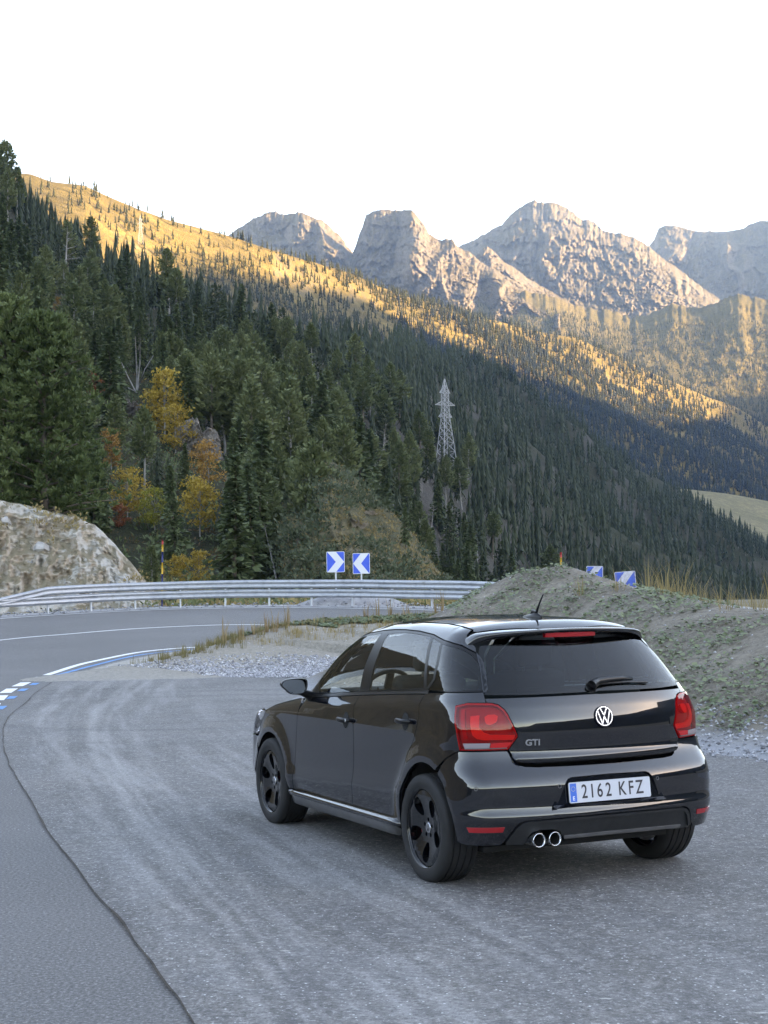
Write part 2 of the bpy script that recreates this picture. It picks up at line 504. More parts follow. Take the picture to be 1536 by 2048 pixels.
# dirt packed along the joint
jd = .004 + .013 * fbm(arcs * 2.1, arcs * 0 + 5, oct=5, seed=8, gain=.65)
j1 = start - nl * np.maximum(jd, .004)[:, None] * 1.6; j2 = start + nl * np.maximum(jd, .004)[:, None] * .5
sheet('joint_dirt', j1[20:], j2[20:], simple('joint_dirt', (.055, .045, .038), .95, vary=.5, vscale=6., bump=.6, bscale=60.), .0135, 1)
# markings
M_LINE = simple('line_white', (.74, .75, .76), .6, vary=.12, vscale=5.)
M_BLUE = simple('line_blue', (.05, .24, .52), .6, vary=.2, vscale=5.)
def line(name, L, w, mat): return sheet(name, offset_line(L, w / 2), offset_line(L, -w / 2), mat, .005, 1)
line('edge_line_outer', OUTER[80:], .16, M_LINE)
line('centre_line', CENTRE, .15, M_LINE)
line('edge_line_inner', INNER, .17, M_LINE)
line('blue_line', BLUE, .12, M_BLUE)
def dash(a, b, w, mat, name):
    a = np.array(a); b = np.array(b)
    L = np.stack([a + (b - a) * t for t in np.linspace(0, 1, 4)])
    return line(name, L, w, mat)
for y0, y1, x0, x1 in ((30.35, 29.2, -6.80, -6.73), (28.6, 27.45, -6.69, -6.58), (26.85, 25.7, -6.52, -6.36), (25.1, 23.95, -6.26, -6.05), (23.3, 22.1, -5.93, -5.70)):
    dash((x0, y0), (x1, y1), .20, M_LINE, 'edge_dash')
for y0, y1, x0, x1 in ((30.0, 29.45, -6.58, -6.55), (28.35, 27.75, -6.44, -6.38), (26.75, 26.1, -6.27, -6.20), (24.85, 24.25, -6.01, -5.93), (22.75, 22.1, -5.66, -5.57), (20.9, 20.2, -5.32, -5.20)):
    dash((x0, y0), (x1, y1), .13, M_BLUE, 'blue_dash')
# pale concrete gutter inside the bend, gravel verge outside
M_CONC = simple('gutter_concrete', (.30, .285, .26), .85, vary=.25, vscale=2.5, bump=.2, bscale=30.)
cl = smooth_line([(-4.6, 39.0), (-5.5, 37.6), (-6.02, 35.6), (-6.22, 33.4), (-6.25, 31.2)], 30)
cr_ = smooth_line([(-4.2, 38.4), (-4.9, 36.8), (-5.2, 35.0), (-5.2, 33.0), (-4.9, 30.55)], 30)
sheet('gutter', cl, cr_, M_CONC, .016, 4)
M_KERBG = simple('verge_gravel', (.31, .31, .32), .95, vary=.3, vscale=3., bump=.5, bscale=20.)
sheet('gravel_verge', offset_line(OUTER[85:], .28), offset_line(OUTER[85:], 1.6), M_KERBG, .012, 2)

# ---------------------------------------------------------------- earth mounds
BIG = np.array([(1.55, 25.8, 1.42), (1.95, 25.1, 1.70), (2.3, 24.5, 1.86), (2.72, 24.1, 1.92), (3.08, 23.1, 1.74), (3.5, 22, 1.56), (3.85, 20.4, 1.42), (4.22, 19.1, 1.30), (4.65, 18, 1.23), (5.6, 16.0, 1.22), (7.2, 13.0, 1.2), (9., 9., 1.1)])
LOW = np.array([(-5.0, 30.9, .20), (-4.76, 31, .24), (-4.0, 33, .38), (-3.44, 35, .57), (-2.48, 36, .79), (-1.59, 37, .86), (-.62, 37, .88), (1.78, 37, .97), (4.5, 36, 1.0), (6, 32, 1.0), (7., 26, 1.)])
def mound_z(X, Y):
    X = np.asarray(X, float).ravel(); Y = np.asarray(Y, float).ravel()
    P = np.stack([X, Y], 1)
    d, s, sd_, h = polydist(P, BIG)
    wob = fbm(X * .45, Y * .45, oct=4, seed=21)
    front = sd_ < 0
    big = h + .02 - np.where(front, .50, .45) * np.sqrt(d ** 2 + .30 ** 2) + .15 + .06 * wob * np.clip(d, 0, 1)
    d2, s2, sd2, h2 = polydist(P, LOW)
    low = h2 + .05 - np.where(sd2 < 0, .113, .34) * np.sqrt(d2 ** 2 + .35 ** 2) + .05 * wob * np.clip(d2, 0, 1)
    z = np.logaddexp(big * 9, low * 9) / 9
    z = np.logaddexp(z * 12, (-.06) * 12) / 12
    z = z + .022 * fbm(X * 2.6, Y * 2.6, oct=4, seed=31) * (z > .02) + .010 * fbm(X * 9, Y * 9, oct=3, seed=33) * (z > .02)
    return np.maximum(z, G(X, Y) - .3 - .0 * z) - .02
mv_, mf_ = grid_mesh('m', np.arange(-7., 11., .085), np.arange(9.2, 39.6, .10), mound_z, lambda x, y: (mound_z(x, y) > G(x, y) - .05))
used = np.unique(mf_); remap = -np.ones(len(mv_), int); remap[used] = np.arange(len(used))
mv_ = mv_[used]; mf_ = remap[mf_]
mound = tag(obj('earth_mound', mv_, mf_, soil_mat()), 'brown earth mound with creeping green leaves and gravel foot behind the car', 'mound')
hh = mv_[:, 2]
gr_ = np.clip(1.25 - (hh - .01) / (.20 + .16 * fbm(mv_[:, 0] * .8, mv_[:, 1] * .8, oct=4, seed=41)), 0, 1)
gr_ = gr_ * (polydist(mv_[:, :2], BIG)[0] > 1.1)
set_attr(mound.data, 'gravel', gr_ * .9)
db_ = polydist(mv_[:, :2], BIG)[0]
set_attr(mound.data, 'sandy', np.clip((mv_[:, 1] - 27) / 2, 0, 1) * np.clip((2.6 - mv_[:, 0]) / 1., 0, 1))

# ---------------------------------------------------------------- hills (polar sheets round the valley)
R2 = math.radians
class Hill:
    """straight mountainside: rises from a foot line to a crest line, all given by bearing"""
    def __init__(s, sky, drop, foot, crest, zfoot, amp, scale, seed):
        s.a = np.array([p[0] for p in sky]); s.e = np.array([p[1] for p in sky])
        s.drop, s.foot, s.crest, s.zf, s.amp, s.sc, s.seed = drop, foot, crest, zfoot, amp, scale, seed
    def tab(s, t, az): return np.interp(az, [p[0] for p in t], [p[1] for p in t])
    def z(s, az, r):
        az = np.asarray(az, float); r = np.asarray(r, float)
        r0 = s.tab(s.foot, az); rs = s.tab(s.crest, az); zf = s.tab(s.zf, az)
        zc = CAMH + np.interp(az, s.a, s.e) * rs - s.drop
        k = (zc - zf) / (rs - r0)
        w = .06 * r0 + 3
        up = w * np.log1p(np.exp(np.clip((r - r0) / w, -40, 40)))
        z = zf + k * up
        over = np.maximum(r - rs, 0)
        z = z - over * k * 1.0 - over ** 2 / (rs * 1.1)
        x, y = r * np.sin(np.radians(az)), r * np.cos(np.radians(az))
        t = np.clip((r - r0) / (rs - r0), 0, 1)
        return z + s.amp * r / 100 * np.clip(t * 5, 0, 1) * np.clip((1.04 - t) * 5, .12, 1) * fbm(x * s.sc, y * s.sc, oct=5, seed=s.seed)
    def mesh(s, name, a0, a1, da, rr, mat, kind='structure'):
        az = np.arange(a0, a1, da)
        A = np.tile(az, len(rr)); Rr = np.repeat(np.arange(len(rr)), len(az))
        r0 = s.tab(s.foot, A); rs = s.tab(s.crest, A)
        tt = np.asarray(rr)[Rr]
        r = np.where(tt < 0, r0 * (1 + tt), r0 + (rs - r0) * np.maximum(tt, 0))
        v = np.stack([r * np.sin(np.radians(A)), r * np.cos(np.radians(A)), s.z(A, r)], 1)
        n = len(az)
        v[:n, 2] -= 4 + .01 * r[:n]          # tuck the foot into the ground
        i = np.arange(len(rr) - 1)[:, None] * n + np.arange(n - 1)[None]
        f = np.stack([i, i + 1, i + n + 1, i + n], -1).reshape(-1, 4)
        return tag(obj(name, v, f, mat), kind=kind)
L1_SKY = [(-110, .25), (-60, .34), (-30, .36), (-19.14, 0.350), (-13.95, 0.290), (-12.9, .272), (-12.17, 0.2600), (-10.37, 0.238), (-8.55, 0.2232), (-6.71, 0.2078), (-4.86, 0.1914), (-3.01, 0.1813), (-1.13, 0.1802), (0.74, 0.1796), (2.59, 0.1591), (4.43, 0.1352), (7.16, 0.0985), (9.86, 0.0695), (11.64, 0.0541), (14.01, 0.0291), (16.8, 0.0044), (24, -.02), (40, -.03)]
L2_SKY = [(-40, .31), (-19.14, 0.2761), (-13.95, 0.272), (-12.88, 0.2720), (-12.16, 0.2674), (-10.9, 0.2652), (-9.44, 0.2544), (-7.98, 0.2457), (-6.69, 0.2407), (-5.39, 0.2349), (-4.27, 0.2276), (-2.6, 0.2176), (-1.1, 0.2093), (0.01, 0.1987), (1.32, 0.1886), (2.62, 0.1828), (4.48, 0.1739), (5.59, 0.168), (7.25, 0.161), (8.7, 0.1495), (9.96, 0.1378), (11.39, 0.1254), (12.98, 0.1114), (14.12, 0.0971), (16.91, 0.0635), (30, .04)]
NEAR = Hill(L1_SKY, 8., [(-110, 55), (-40, 60), (-22, 76), (-10, 88), (-4, 88), (-1, 120), (2, 220), (6, 330), (10, 430), (14, 520), (18, 600), (40, 700)],
            [(-110, 420), (-40, 480), (-14, 700), (-8, 760), (-2, 900), (3, 960), (8, 1050), (14, 1180), (18, 1250), (40, 1400)],
            [(-110, 0), (-20, 1.), (-6, .8), (-2, 0), (3, -4), (8, -14), (14, -26), (40, -40)], 3.2, .012, 51)
MID = Hill(L2_SKY, 6., [(-40, 800), (-10, 900), (0, 1050), (8, 1250), (14, 1400), (30, 1500)], [(-40, 1500), (-12, 1450), (-4, 1550), (3, 1900), (10, 2250), (15, 2400), (30, 2500)],
           [(-40, 60), (0, 40), (8, 22), (14, -5), (30, -20)], 1.7, .006, 61)
M_FOREST = terrain_mat('forest_floor', (.040, .048, .024), (.095, .088, .080), (.060, .058, .032), .15, .05, .2, .8)
M_SUNNY = terrain_mat('alpine_grass', (.15, .115, .045), (.22, .195, .165), (.265, .195, .070), .28, .012, .1, 2.5, (.45, .70))
rows = np.concatenate([[-.12, -.08, -.04], np.linspace(0, .1, 16)[:-1], np.linspace(.1, .5, 60)[:-1], np.linspace(.5, 1.04, 50), [1.1, 1.2, 1.35]])
NEAR.mesh('near_hillside', -24, 38, .14, rows, M_FOREST)
NEAR.mesh('left_hillside', -110, -23.6, 1.2, rows[::3], terrain_mat('brown_pasture', (.15, .115, .065), (.26, .23, .19), (.23, .17, .095), .3, .05, .2, .6))
MID.mesh('sunlit_ridge', -30, 26, .11, np.concatenate([np.linspace(-.25, 0, 8)[:-1], np.linspace(0, 1.05, 110), [1.1, 1.2, 1.35]]), M_SUNNY)

def crag(name, crest, r_crest, r_base, e_base, mat, seed, rib=120., jag=.0012, da=.036, nrow=100, power=1., fine=1., massing=2.):
    """rock massif: the crest line by bearing, ribs and gullies by displacing the face towards or away from the valley"""
    a0, a1 = crest[0][0], crest[-1][0]
    az = np.arange(a0, a1 + da / 2, da)
    ec = np.interp(az, [p[0] for p in crest], [p[1] for p in crest])
    ec = ec + jag * fbm(az * 6, az * 0, oct=5, seed=seed, gain=.65) * 1.4
    tt = np.concatenate([np.linspace(0, 1, nrow), [1.03, 1.08, 1.18, 1.3]])
    A = np.tile(az, len(tt)); E = np.tile(ec, len(tt)); T = np.repeat(tt, len(az))
    tc = np.minimum(T, 1)
    eb = np.interp(A, [p[0] for p in e_base], [p[1] for p in e_base]) if hasattr(e_base, '__len__') else e_base
    kk = np.exp(-.5 * (np.arange(-60, 61) * da / (.9 if massing < 1.5 else .45)) ** 2); kk /= kk.sum()
    ES = np.tile(np.convolve(np.pad(ec, 60, mode='edge'), kk, 'valid'), len(tt))
    e = eb + (ES - eb) * tc + (E - ES) * tc ** 5
    u = A * 1.35; w = e * 60
    wx = .9 * fbm(u * .5, w * .4, oct=3, seed=seed + 2); wy = .9 * fbm(u * .5 + 9, w * .4, oct=3, seed=seed + 3)
    rid = fbm(u * .42 + wx + .20 * w * math.copysign(1, math.sin(seed)), w * .36 + wy, oct=8, seed=seed + 5, gain=.64, ridged=True)
    rid2 = fbm(u * 2.2 + wx + .5 * w, w * 2.3 + wy, oct=5, seed=seed + 9, gain=.62, ridged=True)
    env = np.clip(tc * 4, .15, 1) * (1 - .55 * tc ** 6)
    mass_ = fbm(u * .15 + .5 * wx, w * .10 + .07 * u, oct=2, seed=seed + 21, ridged=True)
    r = r_base + (r_crest - r_base) * tc ** power - rib * env * (rid * .50 + massing * mass_) + rib * .16 * fine * env * rid2
    r = r - rib * .19 * env * fbm(u * 7. + wx, w * 9. + wy, oct=4, seed=seed + 41, gain=.7, ridged=True)
    st = (w * 1.25 + .22 * u + 1.1 * fbm(u * .8, w * .5, oct=4, seed=seed + 31)) % 1.0
    r = r + rib * .26 * env * (st - .5) * (.4 + .6 * np.clip(fbm(u * .6, w * .6, oct=3, seed=seed + 37) + .5, 0, 1))
    r = r + np.maximum(T - 1, 0) * r_crest * .9
    z = CAMH + e * r
    z = np.where(T > 1, CAMH + E * r_crest - (T - 1) * r_crest * .75, z)
    v = np.stack([r * np.sin(np.radians(A)), r * np.cos(np.radians(A)), z], 1)
    n = len(az)
    i = np.arange(len(tt) - 1)[:, None] * n + np.arange(n - 1)[None]
    f = np.stack([i, i + 1, i + n + 1, i + n], -1).reshape(-1, 4)
    return tag(obj(name, v, f, mat, smooth=False), kind='structure'), v
M_ROCKY = terrain_mat('mountain_rock', (.165, .130, .072), (.198, .166, .134), (.20, .160, .09), .45, .007, .1, 14., (.62, .80))
M_BENCH = terrain_mat('mountain_bench', (.15, .125, .050), (.19, .17, .145), (.23, .175, .068), .30, .016, .1, 8., (.25, .50))
CRAGS = [(-7.08, 0.2143), (-5.95, 0.2276), (-5.2, 0.2359), (-4.82, 0.2409), (-4.07, 0.2472), (-3.7, 0.2445), (-3.42, 0.2448), (-3.04, 0.2461), (-2.57, 0.2434), (-2.01, 0.239), (-1.73, 0.2346), (-1.46, 0.2306), (-1.09, 0.2212), (-0.87, 0.2155), (-0.36, 0.2054), (0.39, 0.1969)]
BUTTE = [(-1.86, 0.2009), (-1.19, 0.2123), (-0.86, 0.2231), (-0.74, 0.2304), (-0.59, 0.2363), (-0.45, 0.2436), (-0.22, 0.2462), (0.16, 0.2474), (0.82, 0.2461), (1.29, 0.2463), (1.49, 0.2409), (1.71, 0.2374), (1.89, 0.2301), (2.11, 0.2273), (2.39, 0.2259), (2.77, 0.2263), (3.01, 0.2206), (3.32, 0.2181), (4.06, 0.2077), (4.52, 0.2032), (5.62, 0.1909), (6.72, 0.1803)]
SPIRE = [(2.26, 0.1895), (3.12, 0.204), (3.6, 0.2146), (3.89, 0.2197), (4.04, 0.221), (4.26, 0.2182), (4.62, 0.2114), (5.27, 0.2027), (6.18, 0.1912), (7.28, 0.1799)]
PEAK = [(0.77, 0.2001), (1.91, 0.2128), (3.14, 0.2221), (3.8, 0.2271), (4.18, 0.2308), (4.56, 0.2345), (4.94, 0.2402), (5.32, 0.2456), (5.66, 0.2489), (5.89, 0.2494), (6.11, 0.2479), (6.35, 0.2484), (6.63, 0.2469), (6.91, 0.2456), (7.18, 0.2424), (7.36, 0.239), (7.63, 0.2354), (7.87, 0.2352), (8.09, 0.2331), (8.36, 0.2276), (8.63, 0.226), (9.0, 0.2253), (9.27, 0.2228), (9.64, 0.2214), (9.91, 0.2179), (10.62, 0.2064), (11.86, 0.1889), (13.6, 0.1646)]
PLATEAU = [(8.77, 0.1951), (9.71, 0.2073), (10.09, 0.2167), (10.24, 0.2198), (10.43, 0.2275), (10.74, 0.2294), (11.19, 0.2273), (11.73, 0.2241), (12.27, 0.2231), (12.81, 0.2224), (13.35, 0.2234), (13.89, 0.2269), (14.35, 0.2279), (15.48, 0.2327), (17.2, 0.2237), (22, .20)]
BENCH = [(-3.76, 0.1748), (-2.25, 0.1911), (-1.12, 0.1957), (0.01, 0.1937), (1.13, 0.1894), (1.7, 0.1921), (2.64, 0.1953), (3.57, 0.1895), (4.5, 0.1877), (5.44, 0.1904), (6.36, 0.1865), (7.28, 0.1799), (8.01, 0.1761), (8.74, 0.1749), (9.39, 0.1700), (10.05, 0.172), (10.79, 0.1775), (11.86, 0.1740), (12.59, 0.178), (13.31, 0.1815), (14.3, 0.177), (17.17, 0.18), (22, .17)]
crag('crag_ridge', CRAGS, 3700, 3000, .17, M_ROCKY, 71, 110., .0014)
crag('rock_butte', BUTTE, 3500, 3050, .16, M_ROCKY, 81, 120., .0010)
crag('rock_spire', SPIRE, 3750, 3400, .165, M_ROCKY, 91, 90., .0010)
crag('main_peak', PEAK, 4600, 3700, .15, M_ROCKY, 101, 190., .0012)
crag('far_plateau', PLATEAU, 5300, 4200, .15, M_ROCKY, 111, 170., .0008)
bench_o, bench_v = crag('mountain_bench', BENCH, 3250, 2450, [(-4, .13), (6, .12), (10, .09), (14, .05), (22, .03)], M_BENCH, 121, 34., .0016, .05, 110, 1., 2.4, .5)
# valley meadow below the spur
md = Hill([(8, .040), (10.9, .0585), (12.5, .0545), (14, .0490), (18, .03), (24, .0)], 0., [(8, 1150), (24, 1250)], [(8, 1420), (24, 1700)], [(8, 20), (12, 20), (14, 5), (24, -20)], .5, .01, 131)
md.mesh('valley_meadow', 8.5, 24, .12, np.linspace(-.1, 1.1, 40), terrain_mat('meadow_grass', (.20, .175, .095), (.25, .22, .17), (.27, .225, .12), .15, .02, .1, .5, (.1, .2)))
# the opposite valley wall, to the right and behind: unseen, crest shaped so its shadow covers the road and lower slopes
WALL = np.array([(2100, -6500, 260), (2500, -4200, 360), (2700, -2800, 480), (2500, -1800, 600), (2350, -1200, 700), (2290, -600, 770), (2290, 0, 785), (2290, 600, 785), (2290, 968, 772), (2290, 1189, 770), (2290, 1270, 740), (2290, 1350, 645), (2290, 1500, 595), (2290, 1770, 580), (2290, 2100, 630), (2290, 2500, 660), (2330, 2900, 520), (2400, 3300, 300), (2500, 3800, 40)], float)
WL = smooth_line(WALL, 150)
ww = [(-1750, 0.), (-1350, .10), (-900, .33), (-500, .60), (-230, .83), (0, 1.), (250, .86), (700, .5), (1500, .0)]
wv = []
for dx, k in ww:
    p = WL.copy(); p[:, 0] += dx
    sh = fbm(p[:, 0] * .0016, p[:, 1] * .0016, oct=5, seed=141)
    p[:, 2] = p[:, 2] * k - 40 * (1 - k) + (70 * sh * (0 < k < 1)) + (14 * fbm(p[:, 1] * .012, p[:, 1] * 0, oct=4, seed=143) if k == 1. else 0)
    wv.append(p)
wv = np.concatenate(wv); nn_ = len(WL)
wf = np.array([(k * nn_ + i, k * nn_ + i + 1, (k + 1) * nn_ + i + 1, (k + 1) * nn_ + i) for k in range(len(ww) - 1) for i in range(nn_ - 1)])[:, ::-1]
M_FAR = terrain_mat('shaded_forest_slope', (.030, .038, .022), (.10, .10, .10), (.045, .048, .03), .2, .01, .1, 4.)
tag(obj('opposite_wall', wv, np.ascontiguousarray(wf), M_FAR), kind='structure')
bh = Hill([(125, .16), (150, .12), (175, .085), (200, .075), (230, .10), (260, .2)], 0., [(125, 260), (260, 200)], [(125, 1500), (175, 1900), (260, 900)], [(125, -20), (260, -5)], 1.5, .008, 151)
bh.mesh('hill_behind', 125, 260, 1.0, np.concatenate([np.linspace(-.3, 1.05, 40), [1.2, 1.4]]), M_FAR)
# rock cutting on the left and the grassy knoll beyond the bend
ROCK = [(-40, .055), (-22.43, 0.070), (-16.63, 0.0637), (-14.03, 0.0582), (-12.98, 0.0549), (-12.09, 0.0503), (-11.37, 0.048), (-10.66, 0.0424), (-9.94, 0.0294), (-9.41, 0.0181), (-8.87, 0.0067), (-8.51, -0.0014), (-8.16, -0.0112)]
KNOLL = [(-3.87, 0.0538), (-3.11, 0.0682), (-2.36, 0.0794), (-1.98, 0.081), (-1.43, 0.0752), (-0.88, 0.0666), (-0.33, 0.0569), (0.41, 0.0453), (1.14, 0.032), (1.86, 0.0123), (2.4, -0.0019), (2.94, -0.015)]
def rockface_mat():
    m, t, b = newmat('cutting_rock')
    v = coords(t)
    n = noise_node(t, .45, 6, .65, v); f = noise_node(t, 2.6, 7, .7, v, .6); g = noise_node(t, 14., 5, .7, v)
    c = ramp(t, n, [(.32, (.46, .455, .445)), (.44, (.54, .51, .465)), (.52, (.42, .33, .245)), (.60, (.52, .47, .40)), (.70, (.34, .30, .265))])
    c = mix(t, ramp(t, f, [(.30, .65), (.42, 0.)]), c, (.14, .12, .10))
    c = mix(t, ramp(t, f, [(.60, 0.), (.75, .6)]), c, (.50, .48, .45))
    gm = t.nodes.new('ShaderNodeNewGeometry'); sp = t.nodes.new('ShaderNodeSeparateXYZ'); t.links.new(gm.outputs['Normal'], sp.inputs[0])
    k = mathn(t, 'ADD', sp.outputs[2], mathn(t, 'MULTIPLY', mathn(t, 'SUBTRACT', n, .5), 1.3))
    c = mix(t, ramp(t, k, [(.58, 0.), (.80, .8)]), c, ramp(t, g, [(.3, (.12, .10, .055)), (.7, (.22, .18, .10))]))
    t.links.new(c, b.inputs['Base Color']); b.inputs['Roughness'].default_value = .93
    bump_node(t, f, b, .9, .25)
    return m
def nearcrag(name, crest, r_crest, r_base, zbase, mat, seed, rib, da, nrow, power, rscale=1., back=-.25):
    az = np.arange(crest[0][0], crest[-1][0] + da / 2, da)
    ec = np.interp(az, [p[0] for p in crest], [p[1] for p in crest]) + .0011 * fbm(az * 3, az * 0, oct=4, seed=seed)
    tt = np.concatenate([np.linspace(0, 1, nrow), [1.05, 1.12, 1.25]])
    A = np.tile(az, len(tt)); E = np.tile(ec, len(tt)); T = np.repeat(tt, len(az)); tc = np.minimum(T, 1)
    zc = CAMH + E * r_crest
    z = zbase + np.maximum(zc - zbase, .02) * tc
    w = np.radians(A) * r_crest
    q = fbm(w * .45 * rscale, z * .45 * rscale, oct=6, seed=seed + 3, gain=.6, ridged=True) * .6 + fbm(w * 1.7 * rscale, z * 1.4 * rscale, oct=5, seed=seed + 7, ridged=True, gain=.65) * .42
    r = r_base + (r_crest - r_base) * tc ** power - rib * q * np.clip(tc * 5, .2, 1) * (1 - .5 * tc ** 8) * np.clip((zc - zbase) / 2, .5, 1)
    r = r + np.maximum(T - 1, 0) * r_crest
    z = z + np.maximum(T - 1, 0) * r_crest * back
    v = np.stack([r * np.sin(np.radians(A)), r * np.cos(np.radians(A)), z], 1)
    n = len(az); i = np.arange(len(tt) - 1)[:, None] * n + np.arange(n - 1)[None]
    return v, np.stack([i, i + 1, i + n + 1, i + n], -1).reshape(-1, 4), n, nrow
rk_v, rk_f, rk_n, rk_r = nearcrag('rock', ROCK, 67., 60.5, .72, None, 161, 1.7, .06, 80, .8)
rock_cut = tag(obj('rock_cutting', rk_v, rk_f, rockface_mat(), smooth=False), 'pale ochre and grey rock cutting left of the bend behind the guardrail', 'rock face')
kn_v, kn_f, kn_n, kn_r = nearcrag('knoll', KNOLL, 108., 74., .7, None, 171, 6.5, .05, 60, .95, .30, -.10)
knoll = tag(obj('grassy_knoll', kn_v, kn_f, terrain_mat('knoll_grass', (.10, .10, .055), (.22, .19, .15), (.19, .155, .085), .30, .14, .8, .3, (.2, .35))), kind='structure')
# ---------------------------------------------------------------- car surface
def lin(x, xs, ys):
    return np.interp(x, xs, ys)
def smooth_lin(x, xs, ys, w):
    return sum(np.interp(x + o * w, xs, ys) * k for o, k in ((-1, .1), (-.6, .2), (0, .4), (.6, .2), (1, .1)))
def smax(a, b, k):
    return np.maximum(a, b) + np.maximum(k - np.abs(a - b), 0) ** 2 / (4 * k)
YB = [-.7, -.476, .05, .99, 1.667, 2.3, 3.3]
def z_belt(y): return smooth_lin(y, YB, [1.085, 1.08, 1.062, 1.0, .947, .90, .84], .25)
def z_shoulder(y): return smooth_lin(y, YB, [1.01, 1.003, .987, .932, .878, .83, .77], .25)
def z_crease(y): return smooth_lin(y, YB, [.60, .59, .575, .535, .475, .45, .42], .2)
ZREC = .80
def half_width(y, z):
    y = np.asarray(y, float); z = np.asarray(z, float)
    acc = 0
    zb, zs, zc = z_belt(y), z_shoulder(y), z_crease(y)
    for o, k in ((-1, .1), (-.6, .2), (0, .4), (.6, .2), (1, .1)):
        zz = z + o * .011
        t = np.where(zz < .29, (zz - .10) / .19,
            np.where(zz < zc - .085, 1 + (zz - .29) / (zc - .375),
            np.where(zz < zc, 2 + (zz - zc + .085) / .085,
            np.where(zz < .80, 3 + (zz - zc) / (.80 - zc),
            np.where(zz < zs, 4 + (zz - .80) / (zs - .80),
            np.where(zz < zb, 5 + (zz - zs) / (zb - zs),
                     6 + (zz - zb) / (1.40 - zb)))))))
        w = np.interp(t, [0, 1, 2, 3, 4, 5, 6, 7, 7.5], [.752, .801, .824, .814, .814, .800, .768, .606, .49])
        acc = acc + w * k
        tb = np.clip(t - 6, 0, 1)
    acc = acc + .022 * 4 * tb * (1 - tb)
    # tapers in plan
    acc = acc - .05 * np.maximum(-.05 - y, 0) ** 2 - .04 * np.clip((z - .8) / .5, 0, 1) * np.maximum(.3 - y, 0) ** 1.6
    acc = acc - .035 * np.maximum(y - 1.9, 0) ** 2
    acc = acc - .03 * np.clip((z - .9) / .5, 0, 1) * np.maximum(y - 1.2, 0) ** 2
    # flared wheel arches
    for yc, rx, rz in ((-.05, .345, .372), (2.45, .345, .345)):
        r = np.sqrt(((y - yc) / rx) ** 2 + ((z - .302) / rz) ** 2)
        acc = acc + .022 * np.exp(-(np.maximum(r - 1.06, 0) / .20) ** 2) * np.clip((z - .12) / .1, 0, 1)
    return acc
HATCH = ([.50, .66, .690, .712, .752, .78, .85, .925, 1.0, 1.06, 1.20, 1.36, 1.45], [-.55, -.58, -.612, -.626, -.600, -.603, -.609, -.603, -.580, -.548, -.418, -.250, -.15])
BUMP = ([.10, .20, .28, .36, .405, .415, .462, .52, .585, .625, .66, .69, .72, .76, .82, .9], [-.52, -.575, -.618, -.655, -.672, -.673, -.655, -.662, -.662, -.645, -.612, -.585, -.568, -.555, -.545, -.53])
def rear_y(x, z, prof):
    return smooth_lin(z, prof[0], prof[1], .018) + .17 * x ** 2 + np.interp(z, [.9, 1.03], [.36, .45]) * (1 + .5 * np.clip((z - 1.02) / .3, 0, 1)) * x ** 4 * (prof is HATCH) + .10 * x ** 4 * (prof is BUMP)
ROOFC = ([-1.2, -.55, -.25, .15, .6, 1.0, 1.34, 1.55, 1.75, 2.13, 2.6], [1.31, 1.392, 1.434, 1.460, 1.474, 1.462, 1.428, 1.372, 1.292, 1.052, .75])
def roof_z(x, y):
    yy = y + np.where(y > .9, .42 * np.clip((y - .9) / .5, 0, 1), 0) * x ** 2
    return smooth_lin(yy, ROOFC[0], ROOFC[1], .10) - .048 * (np.abs(x) / .56) ** 2.6
BONC = ([1.6, 2.0, 2.4, 2.8, 3.1, 3.3], [1.02, .985, .93, .86, .785, .70])
def bonnet_z(x, y):
    return smooth_lin(y, BONC[0], BONC[1], .10) - .05 * (np.abs(x) / .7) ** 2.2
NOSE = ([.1, .2, .4, .55, .66, .74, .84, 1.0], [3.12, 3.22, 3.29, 3.29, 3.26, 3.20, 3.06, 2.8])
def front_y(x, z):
    return smooth_lin(z, NOSE[0], NOSE[1], .03) - .30 * np.abs(x) ** 2.2
def F_main(x, y, z):      # cabin, doors, hatch
    a = smax(np.abs(x) - half_width(y, z), z - roof_z(x, y), .07)
    return smax(a, rear_y(x, z, HATCH) - y, np.interp(z, [.9, 1.06], [.07, .13]))
def F_bump(x, y, z):      # rear bumper
    return smax(np.abs(x) - half_width(y, z), rear_y(x, z, BUMP) - y, .13)
def F_front(x, y, z):
    a = smax(np.abs(x) - half_width(y, z), z - bonnet_z(x, y), .05)
    return smax(a, y - front_y(x, z), .22)
def fan(u, z):
    u = np.asarray(u, float); z = np.asarray(z, float)
    oy = np.clip(u, 0, 2.5)
    ph = np.where(u < 0, u, np.where(u > 2.5, u - 2.5, 0))
    return np.stack([0 * u, oy, z], -1), np.stack([-np.cos(ph), np.sin(ph), 0 * u], -1)
def bisect(F, o, d, t0, t1):
    lo = np.full(len(o), t0); hi = np.full(len(o), t1)
    for _ in range(34):
        m = (lo + hi) / 2
        p = o + d * m[:, None]
        ins = F(p[:, 0], p[:, 1], p[:, 2]) < 0
        lo = np.where(ins, m, lo); hi = np.where(ins, hi, m)
    return o + d * ((lo + hi) / 2)[:, None]
def on_body(F, uv):       # (u, z) -> points on the left half / rear
    uv = np.asarray(uv, float)
    o, d = fan(uv[:, 0], uv[:, 1])
    return bisect(F, o, d, 0., 1.6)
def on_top(F, xy):
    xy = np.asarray(xy, float)
    o = np.stack([xy[:, 0], xy[:, 1], 0 * xy[:, 0] + .75], -1)
    return bisect(F, o, np.tile([0., 0, 1], (len(o), 1)), 0., 1.2)
def grad(F, p, e=2e-3):
    g = np.zeros_like(p)
    for i in range(3):
        a = p.copy(); b = p.copy(); a[:, i] += e; b[:, i] -= e
        g[:, i] = F(*a.T) - F(*b.T)
    return g / np.linalg.norm(g, axis=1)[:, None]
